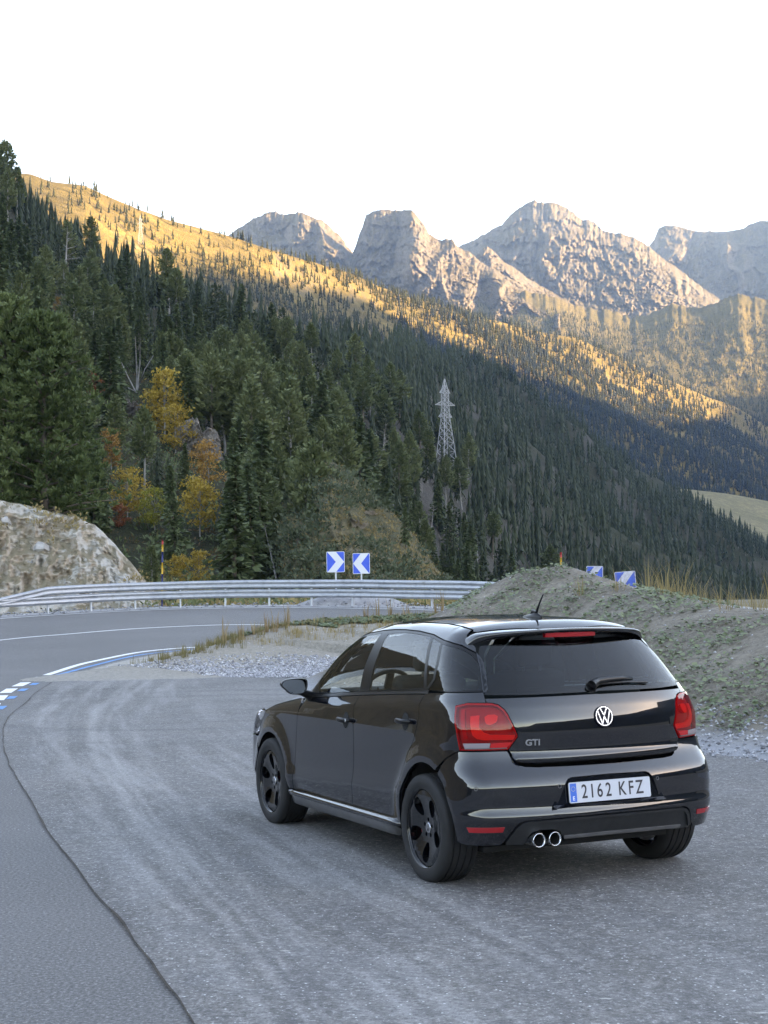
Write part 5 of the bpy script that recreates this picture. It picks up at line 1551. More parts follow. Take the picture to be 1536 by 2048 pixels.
put_big(-12.45, .043, .1770, 72.5, 2, 'big bushy dark pine with rounded top beside the one at the left edge', .95)
put_big(-15.4, .046, .170, 76., 3, 'big pine mostly cut off by the left edge', 1.)
# ---- the forest: the 300 trees that show largest are individuals, the rest one mass
PYL_AZ, PYL_E = 2.36, .0745
pyl_p, pyl_r, _h = stand(NEAR, PYL_AZ, PYL_E, .1302, 100)
KEEPOUT.append((2.36, pyl_r, .0085, .058, .132))
SNAGS = [(-9.12, .1270, .1640, 'fork', 'forked dead tree with bare pale stems on the rocky ledge'),
         (-11.66, .1960, .2350, 'snag', 'grey dead snag with short side twigs high on the left slope'),
         (-.02, .0840, .1060, 'snag', 'leaning bare grey snag in the middle of the forest left of the pylon'),
         (1.74, .0345, .0530, 'snag', 'small bleached dead tree below the pylon near the knoll'),
         (-4.0, .0036, .0420, 'snag', 'thin leaning bare trunk just behind the guardrail')]
for az, e, top, k, lab in SNAGS:
    r = foot_r(NEAR, az, e, 70); KEEPOUT.append((az, r, .014 if k == 'fork' else .005, e - .5 * (top - e) if k == 'fork' else e, top))
OUT = [(-6.95, .0860, .1130, 2.6), (-9.31, .1131, .1265, 1.2)]
for az, e, top, w in OUT:
    r = foot_r(NEAR, az, e, 70); KEEPOUT.append((az, r, w * .8 / r, e + .004, top))
rng = np.random.default_rng(5)
cand = []
A0, A1 = -15.2, 15.6
for r_lo, r_hi, spac in ((76, 130, 2.5), (130, 220, 3.2), (220, 420, 4.3), (420, 1290, 4.95)):
    area_ = R2(A1 - A0) * (r_hi ** 2 - r_lo ** 2) / 2
    n = int(area_ / spac ** 2)
    r = np.sqrt(rng.uniform(r_lo ** 2, r_hi ** 2, n)); az = rng.uniform(A0, A1, n)
    cand.append(np.stack([az, r], 1))
cand = np.concatenate(cand)
az, r = cand[:, 0], cand[:, 1]
foot = NEAR.tab(NEAR.foot, az); crest = NEAR.tab(NEAR.crest, az)
ok = (r > foot * .90) & (r < crest * 1.01)
# open patches: knoll front, ledges, clearings
kd = np.interp(az, [p[0] for p in KNOLL], [p[1] for p in KNOLL])
ok &= ~((az > -2.3) & (az < 2.9) & (r < 118))
x_, y_ = r * np.sin(np.radians(az)), r * np.cos(np.radians(az))
ok &= fbm(x_ * .03, y_ * .03, oct=3, seed=77) > -.42
ok &= ~((az < -9.6) & (r < 84))
cand = cand[ok]; az, r = cand[:, 0], cand[:, 1]
zt_ = NEAR.z(az, r)
hgt = np.clip(rng.normal(9.0, 2.0, len(r)), 4.5, 14) * np.interp(r, [76, 110, 180, 400, 1200], [.62, .72, .88, 1., 1.])
hgt *= np.where(rng.uniform(size=len(r)) < .10, .55, 1)
e0, e1 = (zt_ - CAMH) / r, (zt_ + hgt - CAMH) / r
ok = np.ones(len(r), bool)
for ka, kr, kw, ke0, ke1 in KEEPOUT:
    ok &= ~((np.abs(np.radians(az - ka)) < kw * .8 + .06 * hgt / r) & (e1 > ke0 + .50 * (ke1 - ke0)) & (e0 < ke1) & (r < kr + 3))
ok &= ~((az < -11.2) & (r < 95) & (e1 > .05))
cand = cand[ok]; az, r, zt_, hgt = az[ok], r[ok], zt_[ok], hgt[ok]
# what a tree shows: its size on the picture unless nearer trees of the same bearing hide it
order = np.argsort(r)
hor = np.full(2000, -1.)
show = np.zeros(len(r))
for i in order:
    a_, rr_ = az[i], r[i]
    w = math.degrees(.10 * hgt[i] / rr_)
    lo, hi = int((a_ - w + 20) / 40 * 2000), int((a_ + w + 20) / 40 * 2000) + 1
    b0, b1 = (zt_[i] - CAMH) / rr_, (zt_[i] + hgt[i] - CAMH) / rr_
    seg = hor[lo:hi]
    vis = np.clip((b1 - np.maximum(seg, b0)), 0, None).mean() if len(seg) else 0
    show[i] = vis * w * (abs(a_) < 14.1)
    hor[lo:hi] = np.maximum(seg, b0 + (b1 - b0) * .62)
top300 = set(np.argsort(-show)[:292].tolist())
pick = lambda i: (int(abs(math.sin(i * 12.9898) * 43758)) % 997)
def region(a, rr_):
    if a < -9.3: return 'on the left slope above the big pine'
    if a < -5.6: return 'between the rock cutting and the low yellow birch'
    if a < -2.6: return 'just left of the chevron signs'
    if a < 2.0: return 'behind the grassy knoll'
    if a < 6.0: return 'on the slope just right of the pylon'
    return 'at the far right end of the forested slope'
stuffv = []; stufff = []; stufft = []; base_ = 0
MIDL = [conifer(500 + i, 30, 5, k, .17, .108, b) for i, (k, b) in enumerate((('pine', .26), ('pine', .36)))] + [tiered(510 + i, 9, 8, .155 + .02 * (i % 3)) for i in range(5)]
FARL = [tiered(520 + i, 4, 6, .15 + .02 * (i % 3)) for i in range(6)]
def mass(protos, X, Y, Z, Hh, rng, dark=None):
    """many simplified trees as one array set"""
    V = []; F = []; T = []; b = 0
    idx = rng.integers(0, len(protos), len(X))
    rot = rng.uniform(0, 6.283, len(X)); wd = rng.uniform(.78, 1.2, len(X))
    for k, (v, f, t) in enumerate(protos):
        s = np.where(idx == k)[0]
        if not len(s): continue
        c, sn = np.cos(rot[s])[:, None], np.sin(rot[s])[:, None]
        vx = (v[None, :, 0] * c - v[None, :, 1] * sn) * (Hh[s] * wd[s])[:, None] + X[s][:, None]
        vy = (v[None, :, 0] * sn + v[None, :, 1] * c) * (Hh[s] * wd[s])[:, None] + Y[s][:, None]
        vz = v[None, :, 2] * Hh[s][:, None] + Z[s][:, None]
        vv = np.stack([vx, vy, vz], -1).reshape(-1, 3)
        ff = (f[None] + (np.arange(len(s)) * len(v))[:, None, None]).reshape(-1, 4) + b
        tn = np.clip(t[None] * .75 + rng.normal(.12, .17, len(s))[:, None], 0, 1.2).ravel()
        V.append(vv); F.append(ff); T.append(tn); b += len(vv)
    return np.concatenate(V), np.concatenate(F), np.concatenate(T)
def trunks_mass(X, Y, Z, Hh, w=.010):
    a = np.stack([X, Y, Z], 1); V = []
    for dx, dy in ((1, 0), (-.5, .87), (-.5, -.87)):
        V.append(np.stack([X + dx * w * Hh, Y + dy * w * Hh, Z - .5], 1))
    V.append(np.stack([X, Y, Z + Hh * .93], 1))
    n = len(X)
    F = np.concatenate([np.stack([np.arange(n) + p * n, np.arange(n) + q * n, np.arange(n) + 3 * n], 1) for p, q in ((0, 1), (1, 2), (2, 0))])
    return np.concatenate(V), F
ind = np.array(sorted(top300)); rest = np.setdiff1d(np.arange(len(r)), ind)
for i in ind:
    pine = vnoise(np.array([x_[0] * 0 + az[i] * .35]), np.array([r[i] * .012]), seed=3)[0] + rng.normal(0, .35) > .12
    p = (r[i] * math.sin(R2(az[i])), r[i] * math.cos(R2(az[i])), zt_[i] - .2)
    pale = bool(rng.uniform() < (.6 if pine else .25))
    root = tag(empty('pine_tree' if pine else 'spruce_tree', p, rng.uniform(0, 6.28)), ('tall ' if hgt[i] > 9.4 else 'small ' if hgt[i] < 6.8 else 'medium ') + ('open-crowned pine' if pine else 'narrow dark spruce') + (' with pale trunk ' if pale else ' ') + region(az[i], r[i]), 'conifer', 'conifers of the shaded forest')
    k = int(rng.integers(0, 4))
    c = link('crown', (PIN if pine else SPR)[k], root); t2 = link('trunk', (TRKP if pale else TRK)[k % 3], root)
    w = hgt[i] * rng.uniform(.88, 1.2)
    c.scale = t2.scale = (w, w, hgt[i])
    root.rotation_euler = (rng.normal(0, .03), rng.normal(0, .03), rng.uniform(0, 6.28))
X, Y, Z, Hh, RR = r[rest] * np.sin(np.radians(az[rest])), r[rest] * np.cos(np.radians(az[rest])), zt_[rest] - .2, hgt[rest], r[rest]
nr = RR < 330
v1, f1, t1 = mass(MIDL, X[nr], Y[nr], Z[nr], Hh[nr], rng)
v2, f2, t2_ = mass(FARL, X[~nr], Y[~nr], Z[~nr], Hh[~nr], rng)
fo = obj('forest', np.concatenate([v1, v2]), np.concatenate([f1, f2 + len(v1)]), M_MASS, smooth=False)
set_attr(fo.data, 'tone', np.concatenate([t1, t2_]))
tag(fo, 'dense dark conifer forest covering the shaded slope up to its skyline', 'forest', kind='stuff')
sel = rng.uniform(size=len(X)) < .5
tv_, tf_ = trunks_mass(X[sel], Y[sel], Z[sel], Hh[sel])
tag(obj('forest_trunks', tv_, tf_, M_PALEBARK, smooth=False), 'thin pale trunks showing between the forest conifers', 'trunks', kind='stuff')
# trees on the sunlit ridge and on the benches below the peaks
def far_trees(name, hill, n, amin, amax, dens, hmin, hmax, label, seed, protos, mat=None):
    rng = np.random.default_rng(seed)
    a = rng.uniform(amin, amax, n); t = rng.uniform(.0, 1.02, n) ** .8
    r0, rs = hill.tab(hill.foot, a), hill.tab(hill.crest, a)
    rr_ = r0 + (rs - r0) * t
    k = dens(a, t, rr_) > rng.uniform(size=n)
    a, rr_ = a[k], rr_[k]
    z = hill.z(a, rr_)
    X, Y = rr_ * np.sin(np.radians(a)), rr_ * np.cos(np.radians(a))
    h = rng.uniform(hmin, hmax, len(a))
    v, f, tn = mass(protos, X, Y, z - .3, h, rng)
    o = obj(name, v, f, mat or M_SUNTREE, smooth=False); set_attr(o.data, 'tone', tn)
    return tag(o, label, 'trees', kind='stuff')
M_SPUR = leaf_mat('spur_needles_shade_tint', [(.012, .021, .023), (.022, .036, .036), (.046, .060, .046), (.085, .090, .050)], .6, .05)  # blue-dark needle colour, puts the spur's shade into the material
M_SUNTREE = leaf_mat('sunlit_needles', [(.026, .029, .011), (.046, .050, .018), (.078, .078, .028), (.115, .108, .040)], .6, .05)
def dens_mid(a, t, r):
    x, y = r * np.sin(np.radians(a)), r * np.cos(np.radians(a))
    n = fbm(x * .010, y * .010, oct=4, seed=91)
    d = np.interp(a, [-15, -8, -5, -1, 3, 15], [.10, .30, .65, .9, .95, 1.])
    hi = np.interp(t, [0, .5, .8, 1], [1.4, 1.15, .85, np.nan_to_num(.6)])
    return np.clip(d * hi * (1 + 1.3 * n), .02, 1)
TINY = [tiered(560 + i, 3, 5, .17 + .03 * (i % 3), .04) for i in range(6)]
far_trees('ridge_trees', MID, 17000, -15, 15.5, dens_mid, 6, 12, 'scattered golden green conifers on the sunlit ridge', 201, TINY)
far_trees('spur_trees', MID, 20000, .5, 15.5, lambda a, t, r: np.clip(1.5 - 1.35 * t, .12, 1) * np.clip((a + .5) / 4, .2, 1), 7, 13, 'dense conifers on the lower spur, needles tinted blue for the shade at its foot', 202, TINY, M_SPUR)
rngb = np.random.default_rng(8)
nb_ = bench_v[(bench_v[:, 2] > 0)]
sel = rngb.integers(0, len(nb_), 20000); bp = nb_[sel]
ee = (bp[:, 2] - CAMH) / np.hypot(bp[:, 0], bp[:, 1])
kk = (np.hypot(bp[:, 0], bp[:, 1]) < 3150) & (fbm(bp[:, 0] * .006, bp[:, 1] * .006, oct=4, seed=99) > np.interp(ee, [.10, .15, .18, .2], [-.7, -.4, -.25, -.05])) & (np.abs(np.degrees(np.arctan2(bp[:, 0], bp[:, 1]))) < 16)
bp = bp[kk]
bp = bp + np.concatenate([rngb.uniform(-6, 6, (len(bp), 2)), np.zeros((len(bp), 1)) - .6], 1)
v, f, tn = mass([tiered(580 + i, 2, 4, .2, .03) for i in range(4)], bp[:, 0], bp[:, 1], bp[:, 2], rngb.uniform(6, 12, len(bp)), rngb)
bo = obj('bench_trees', v, f, M_SUNTREE, smooth=False); set_attr(bo.data, 'tone', tn)
tag(bo, 'tiny conifers dotted over the far slopes below the rock peaks', 'trees', kind='stuff')
# skyline pines of the sunny ridge are covered by ridge_trees; dead wood and outcrops
M_DEAD = simple('dead_wood', (.27, .255, .245), .85, vary=.3, vscale=3., bump=.3, bscale=12.)
for az_, e, top, k, lab in SNAGS:
    p, r_, h = stand(NEAR, az_, e, top, 70)
    root = tag(empty('dead_tree', p), lab, 'dead tree')
    m = MB()
    if k == 'fork':
        m.tube([(0, 0, -.1 * h), (.02 * h, 0, .25 * h), (0, 0, 1.0 * h)], [.017 * h, .014 * h, .006 * h], 7)
        m.build('trunk', M_DEAD, root, True)
        for pts in ([(0, 0, .02), (-.14, 0, .30), (-.28, .0, .62), (-.34, 0, .86)], [(.02, 0, .05), (.07, .02, .5), (.08, .02, 1.05)], [(.02, 0, .05), (.16, 0, .42), (.34, .0, .70), (.62, 0, .88), (.85, 0, .86)], [(-.02, 0, .04), (-.14, .0, .10), (-.18, 0, .02)]):
            MB().tube([tuple(c * h for c in q) for q in pts], [.014 * h * (1 - .75 * i / (len(pts) - 1)) for i in range(len(pts))], 6).build('stem', M_DEAD, root, True)
    else:
        le_ = .12 if az_ > -1 else (.05 if az_ < -10 else -.22)
        m.tube([(0, 0, -.05 * h), (le_ * h * .5, 0, .5 * h), (le_ * h, 0, h)], [.020 * h, .014 * h, .004 * h], 6)
        m.build('trunk', M_DEAD, root, True)
        rs2 = random.Random(int(abs(az_) * 100))
        for i in range(11 if az_ != -4.0 else 3):
            q = rs2.uniform(.35, .95); a = rs2.uniform(0, 6.28); l = (1 - q) * .5 + .08
            MB().tube([(le_ * h * q, 0, q * h), (le_ * h * q + l * h * .5 * math.cos(a), l * h * .5 * math.sin(a), (q + .04) * h), (le_ * h * q + l * h * .8 * math.cos(a), l * h * .8 * math.sin(a), (q + .02 + .1 * rs2.random()) * h)], [.006 * h, .004 * h, .0015 * h], 4).build('branch', M_DEAD, root, True)
M_OUTCROP = terrain_mat('outcrop_rock', (.10, .09, .05), (.25, .225, .20), (.15, .12, .07), .6, .3, .5, .3, (.7, .95))
for i, (az_, e, top, w) in enumerate(OUT):
    p, r_, h = stand(NEAR, az_, e, top, 70)
    n1, n2 = 26, 26
    vs = []
    for a in range(n1):
        for b_ in range(n2):
            u, q = a / (n1 - 1) * 2 - 1, b_ / (n2 - 1)
            prof = (1 - abs(u) ** 3) * (1 - q ** 4 * .6)
            d = fbm(np.array([u * 3. + i * 7]), np.array([q * 4.]), oct=5, seed=55, ridged=True)[0]
            d2 = fbm(np.array([u * 7. + i * 3]), np.array([q * 9.]), oct=4, seed=57, ridged=True)[0]; jag = 1 + .35 * fbm(np.array([u * 3.3 + i]), np.array([0.]), oct=4, seed=58)[0]
            vs.append((u * w * (1 - .12 * q) + .25 * d2, -1.3 * prof - 1.5 * d * prof - .6 * d2 * prof + q * h * .45, q * h * jag * (1 - .25 * abs(u) ** 2) - .6))
    fs = [(a * n2 + b_, (a + 1) * n2 + b_, (a + 1) * n2 + b_ + 1, a * n2 + b_ + 1) for a in range(n1 - 1) for b_ in range(n2 - 1)]
    o = obj('rock_outcrop', vs, fs, M_OUTCROP, smooth=False); o.location = p; o.rotation_euler = (0, 0, -R2(az_))
    tag(o, ('tall grey brown outcrop between conifers right of the golden birch', 'small grey ledge under the forked dead tree')[i], 'rock')
# small pine on the knoll, shrubs and tussocks on the knoll and on the cutting
kp = kn_v.reshape(-1, kn_n, 3)
def on_knoll(az_, t): return kp[int(t * (kn_r - 1)), int((az_ + 3.87) / .05)]
q = on_knoll(.79, .62)
root = tag(empty('young_pine', tuple(q)), 'small dark pine standing alone on the grassy knoll', 'pine tree')
link('crown', SPR[1], root).scale = (2.6, 2.6, 2.7); link('trunk', TRK[0], root).scale = (2.6, 2.6, 2.7)
def shrub_mass(name, P, size, n, card, mat, label, cat, seed, flat=.7):
    rng = np.random.default_rng(seed)
    C = np.repeat(P, n, 0)
    s = np.repeat(size, n)
    o = rng.normal(0, 1, C.shape) * s[:, None] * [.5, .5, .32]; o[:, 2] = np.abs(o[:, 2])
    D = o / (s[:, None] + 1e-6) + rng.normal(0, .5, C.shape); D[:, 2] += .5
    v, f = cards(C + o, D, s * card, rng, .2, .5)
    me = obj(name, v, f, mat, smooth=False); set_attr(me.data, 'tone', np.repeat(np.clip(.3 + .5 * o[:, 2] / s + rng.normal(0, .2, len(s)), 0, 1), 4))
    return tag(me, label, cat, kind='stuff')
rngk = np.random.default_rng(12)
kpts = kn_v[: kn_r * kn_n]
sel = kpts[rngk.integers(0, len(kpts), 900)]
sel = sel[(fbm(sel[:, 0] * .22, sel[:, 2] * .35, oct=3, seed=66) > -.02)]
M_JUNIPER = leaf_mat('juniper', [(.030, .045, .024), (.060, .080, .045), (.105, .125, .075)], .6, .4)
M_RUSTY = leaf_mat('brown_fern', [(.07, .05, .03), (.12, .085, .045), (.19, .13, .065)], .7, .4, .3)
M_DRY = leaf_mat('dry_grass', [(.17, .125, .05), (.28, .21, .095), (.40, .31, .15)], .7, .4, .3)
shrub_mass('juniper_scrub', sel, rngk.uniform(.35, .9, len(sel)), 26, .36, M_JUNIPER, 'low green juniper scrub spreading over the grassy knoll', 'shrubs', 301)
sel2 = kpts[rngk.integers(0, len(kpts), 1100)]
shrub_mass('knoll_tussocks', sel2, rngk.uniform(.12, .32, len(sel2)), 10, .6, M_DRY, 'dry tussock grass between the juniper on the knoll', 'grass', 302)
cut = rk_v[: rk_r * rk_n].reshape(rk_r, rk_n, 3)
cr = cut[int(rk_r * .55):].reshape(-1, 3); cr = cr[rngk.integers(0, len(cr), 700)]
cr = cr[fbm(cr[:, 0] * .5, cr[:, 2] * .6, oct=3, seed=67) > .05]
shrub_mass('cutting_scrub', cr, rngk.uniform(.15, .5, len(cr)), 18, .42, M_DRY, 'dry brown scrub on the top of the rock cutting', 'shrubs', 303)
lowp = cut[: int(rk_r * .5)].reshape(-1, 3); lowp = lowp[rngk.integers(0, len(lowp), 300)]; lowp = lowp[fbm(lowp[:, 0] * .4, lowp[:, 2] * .5, oct=3, seed=68) > .22]
shrub_mass('cutting_weeds', lowp, rngk.uniform(.12, .35, len(lowp)), 16, .4, M_JUNIPER, 'green weeds rooted in the rock cutting', 'shrubs', 304)
# undergrowth at the forest edge behind the rail
sa = rngk.uniform(-11.5, -2.5, 2600); sr = np.sqrt(rngk.uniform(80 ** 2, 260 ** 2, 2600))
sp_ = np.stack([sr * np.sin(np.radians(sa)), sr * np.cos(np.radians(sa)), NEAR.z(sa, sr)], 1)
shrub_mass('slope_brush', sp_[:1700], rngk.uniform(.4, 1.3, 1700), 16, .36, M_SPRUCE, 'dark brush and saplings under the forest trees', 'shrubs', 307)
shrub_mass('slope_ferns', sp_[1700:], rngk.uniform(.3, .8, 900), 14, .45, M_RUSTY, 'brown ferns and dry brush under the forest trees', 'shrubs', 308)
ua = rngk.uniform(-9.0, 3.2, 1500); ur = rngk.uniform(60, 90, 1500)
uz = np.where(ur < 76, .75 + 0 * ur, NEAR.z(ua, ur))
up_ = np.stack([ur * np.sin(np.radians(ua)), ur * np.cos(np.radians(ua)), uz], 1)
shrub_mass('forest_edge_brush', up_[:800], rngk.uniform(.3, .9, 800), 18, .35, M_PINE, 'dark green brush along the foot of the forest', 'shrubs', 305)
shrub_mass('verge_grass', up_[800:], rngk.uniform(.25, .55, 700), 22, .7, M_DRY, 'dry yellow grass between guardrail and forest', 'grass', 306)
# ---------------------------------------------------------------- guardrail
def galv_mat():
    m, t, b = newmat('galvanised_steel')
    v = coords(t)
    n = noise_node(t, 2.5, 6, .7, v)
    ramp(t, n, [(.3, (.30, .315, .34)), (.52, (.47, .485, .51)), (.64, (.41, .42, .435)), (.74, (.30, .285, .27))], b.inputs['Base Color'])
    b.inputs['Metallic'].default_value = .75
    ramp(t, n, [(.3, .42), (.7, .60)], b.inputs['Roughness'])
    return m
M_GALV = galv_mat()
M_POST = simple('post_steel', (.55, .57, .60), .5, metal=.6, vary=.15, vscale=5.)
RL = offset_line(OUTER, .85)
i0 = int(np.argmin(np.hypot(RL[:, 0] + 14.6, RL[:, 1] - 52.2))); i1 = int(np.argmin(np.hypot(RL[:, 0] - 9.6, RL[:, 1] - 26)))
seg = RL[i0:i1]
ss = np.concatenate([[0], np.cumsum(np.linalg.norm(np.diff(seg, axis=0), axis=1))])
def rail_at(s): return np.array([np.interp(s, ss, seg[:, 0]), np.interp(s, ss, seg[:, 1])])
rail = tag(empty('guardrail', (float(seg[0, 0]), float(seg[0, 1]), float(G(0, seg[0, 1])))), 'double-beam galvanised guardrail along the outside of the bend', 'guardrail')
RO = np.array(rail.location)
WPROF = [(0, .155), (.040, .130), (.080, .105), (.080, .055), (.022, .016), (.022, -.016), (.080, -.055), (.080, -.105), (.040, -.130), (0, -.155)]
s_term = float(ss[int(np.argmin(np.hypot(seg[:, 0] + 11.95, seg[:, 1] - 54.7)))])
def beam(name, zc, s0, s1, dip=False):
    n = int((s1 - s0) / .35)
    v = []
    for k in range(n + 1):
        s = s0 + (s1 - s0) * k / n
        p = rail_at(s); q = rail_at(min(s + .1, ss[-1])); q0 = rail_at(max(s - .1, 0)); d = q - q0; d /= np.linalg.norm(d)
        inn = np.array([d[1], -d[0]])
        z0 = float(G(p[0], p[1])) + zc + .005 * math.sin(s * 1.3)
        if dip and s < s_term: z0 -= (s_term - s) * .165
        for a, z in WPROF:
            v.append((p[0] + inn[0] * (a + .05) - RO[0], p[1] + inn[1] * (a + .05) - RO[1], z0 + z - RO[2]))
    m = len(WPROF)
    f = np.array([(k * m + i, k * m + i + 1, (k + 1) * m + i + 1, (k + 1) * m + i) for k in range(n) for i in range(m - 1)])
    o = obj(name, v, f, M_GALV, rail, False)
    so = o.modifiers.new('thick', 'SOLIDIFY'); so.thickness = .004
    return o
sb = np.arange(s_term - 2.75, ss[-1], 4.0)
for zc, nm in ((.815, 'upper_beam'), (.475, 'lower_beam')):
    beam(nm, zc, max(0, s_term - 2.9), ss[-1] - .05, nm == 'upper_beam')
pm = MB().box((0, 0, .45), (.055, .10, 1.02)).box((0, -.045, .81), (.06, .05, .20)).box((0, -.045, .475), (.06, .05, .20))
post_me = mesh('post', pm.v, pm.f, False); post_me.materials.append(M_POST)
s = s_term
while s < ss[-1] - .3:
    p = rail_at(s); q = rail_at(s + .1); d = q - p
    o = link('post', post_me, rail); o.location = (p[0] - RO[0], p[1] - RO[1], float(G(p[0], p[1])) - RO[2]); o.rotation_euler = (0, random.uniform(-.02, .02), math.atan2(d[1], d[0]))
    s += 1.66
bm = MB().tube([(0, 0, 0), (0, -.02, 0)], .022, 8)
bolt_me = mesh('splice_bolt', bm.v, bm.f, False); bolt_me.materials.append(M_GALV)
s = s_term
while s < s_term + 20:
    p = rail_at(s); q = rail_at(s + .1); d = (q - p) / np.linalg.norm(q - p); inn = np.array([d[1], -d[0]])
    for zc in (.815, .475):
        o = link('splice_bolt', bolt_me, rail); o.location = (p[0] + inn[0] * .075 - RO[0], p[1] + inn[1] * .075 - RO[1], float(G(p[0], p[1])) + zc - RO[2]); o.rotation_euler = (0, 0, math.atan2(d[1], d[0]))
    s += 3.32
# ---------------------------------------------------------------- chevron signs
M_SBLUE = simple('sign_blue', (.012, .10, .62), .4, vary=.08, vscale=6.)
M_SBLUEF = simple('sign_blue_faded', (.035, .11, .50), .5, vary=.25, vscale=6.)
M_SWHITE = simple('sign_white', (.68, .70, .74), .45)
M_SWHITEF = simple('sign_white_faded', (.50, .49, .55), .6, vary=.2, vscale=8.)
def flat_piece(name, poly, y0, y1, mat, parent, holes=()):
    V, F, N = extrude2d(poly, 0, abs(y1 - y0), holes, .2)
    V = np.stack([V[:, 0], -V[:, 2] - min(abs(y0), abs(y1)), V[:, 1]], 1)
    return obj(name, V, F, mat, parent, False)
def sign(loc, rz, w, h, ztop, point, label, faded=False, posts=1, lean=0.):
    root = tag(empty('chevron_sign', loc, rz), label, 'sign')
    root.rotation_euler = (0, lean, rz)
    zc = ztop - loc[2] - h / 2
    sh = lambda pts: [(x, z + zc) for x, z in pts]
    flat_piece('backing', sh(rrect(w, h, .035)), 0, .012, M_SWHITEF if faded else M_SWHITE, root)
    flat_piece('face', sh(rrect(w - .035, h - .035, .025)), .012, .0145, M_SBLUEF if faded else M_SBLUE, root)
    a, b = (w - .035) / 2, (h - .035) / 2
    ch = [(-a * .94, b), (a * .06, b), (a, 0), (a * .06, -b), (-a * .94, -b), (a * .02, 0)]
    if point == '<': ch = [(-x, z) for x, z in ch][::-1]
    flat_piece('chevron', sh(ch), .0145, .017, M_SWHITEF if faded else M_SWHITE, root)
    for k in range(posts):
        MB().box((0 if posts == 1 else (-.1 + .2 * k), .035, (zc + h / 2 - .04) / 2), (.06, .04, zc + h / 2 - .04)).build('post', M_POST, root)
    return root
sign((-1.86, 58., .95), 0, .68, .78, 2.99, '>', 'blue and white chevron sign pointing right behind the guardrail', posts=1)
sign((-.90, 58.4, .95), .05, .65, .78, 2.92, '<', 'blue and white chevron sign pointing left beside the right-pointing one', posts=1)
sign((6.27, 46.4, .45), -.25, .50, .62, 2.14, '<', 'faded chevron sign half hidden by the top of the earth mound', True, lean=.03)
sign((7.02, 44.6, .40), -.22, .60, .70, 1.95, '<', 'weathered blue chevron sign pointing left behind dry grass on the mound', True, lean=-.05)
# ---------------------------------------------------------------- snow poles
M_PR = simple('pole_red', (.42, .03, .03), .55, vary=.2); M_PY = simple('pole_yellow', (.62, .34, .03), .55, vary=.2); M_PB = simple('pole_blue', (.02, .03, .14), .55, vary=.2)
def snow_pole(loc, h, label, lean=.008):
    root = tag(empty('snow_pole', loc), label, 'pole', 'striped snow poles')
    root.rotation_euler = (0, lean, 0)
    z = h
    for k, (m, L) in enumerate(((M_PR, .17), (M_PY, .27), (M_PB, .40), (M_PY, .44), (M_PB, .42), (M_PY, .36), (M_PB, .60))):
        z2 = max(0, z - L)
        MB().tube([(0, 0, z2), (0, 0, z)], .033, 12).build('band', m, root, True)
        z = z2
        if z <= 0: break
snow_pole((-8.36, 57.55, .98), 2.56, 'red, yellow and blue snow pole by the rock cutting on the left', .02)
snow_pole((5.66, 49.6, .64), 2.0, 'red, yellow and blue snow pole peeking over the earth mound')
# ---------------------------------------------------------------- pylons
M_PYL = simple('pylon_steel', (.40, .41, .43), .6)
def pylon(loc, h, label, rz, thick=1.):
    root = tag(empty('power_pylon', loc, rz), label, 'pylon', 'lattice pylons')
    wid = lambda z: float(np.interp(z, [0, .30, .56, .72, .86, 1.], [.155, .108, .062, .052, .050, .004])) * h / 2 * 1.15
    c = [(1, 1), (1, -1), (-1, -1), (-1, 1)]
    lv_ = [0, .10, .20, .30, .39, .47, .545, .60, .655, .71, .765, .82, .87, .93, 1.]
    for sx, sy in c:
        m = MB()
        for z0, z1 in zip((0, .30, .56, .72, .86), (.30, .56, .72, .86, 1.)):
            m.bar((sx * wid(z0), sy * wid(z0), z0 * h), (sx * wid(z1), sy * wid(z1), z1 * h), .17 * thick)
        m.build('corner_leg', M_PYL, root)
    for z0, z1 in zip(lv_, lv_[1:]):
        m = MB()
        for k in range(4):
            a, b = c[k], c[(k + 1) % 4]
            m.bar((a[0] * wid(z0), a[1] * wid(z0), z0 * h), (b[0] * wid(z1), b[1] * wid(z1), z1 * h), .085 * thick)
            m.bar((b[0] * wid(z0), b[1] * wid(z0), z0 * h), (a[0] * wid(z1), a[1] * wid(z1), z1 * h), .085 * thick)
            m.bar((a[0] * wid(z1), a[1] * wid(z1), z1 * h), (b[0] * wid(z1), b[1] * wid(z1), z1 * h), .075 * thick)
        tag(m.build('bracing', M_PYL, root), kind='stuff')
    for zz, half in ((.58, .088), (.71, .130), (.845, .068)):
        for s_ in (-1, 1):
            m = MB()
            tip = (s_ * half * h, 0, zz * h)
            for sy in (1, -1):
                m.bar((s_ * wid(zz), sy * wid(zz), zz * h), tip, .12 * thick); m.bar((s_ * wid(zz + .045), sy * wid(zz + .045), (zz + .045) * h), tip, .11 * thick)
                for q in (.3, .55, .78):
                    lo = (s_ * (wid(zz) * (1 - q) + half * h * q), sy * wid(zz) * (1 - q), zz * h); hi = (s_ * (wid(zz) * (1 - q + .1) + half * h * (q - .1)), sy * wid(zz) * (1 - q + .1), (zz + .045 * (1 - q + .1)) * h)
                    m.bar(lo, hi, .07 * thick)
            m.build('cross_arm', M_PYL, root)
    return root
pylon(pyl_p, (.1302 - PYL_E) * pyl_r + 1.5, 'tall pale lattice pylon rising from the middle of the forest', .55, .8)
r2_ = foot_r(MID, -8.89, .2238, 1000)
pylon((r2_ * math.sin(R2(-8.89)), r2_ * math.cos(R2(-8.89)), float(MID.z(np.array([-8.89]), np.array([r2_]))[0])), 27., 'tiny far lattice pylon on the golden hillside upper left', .3, .9)
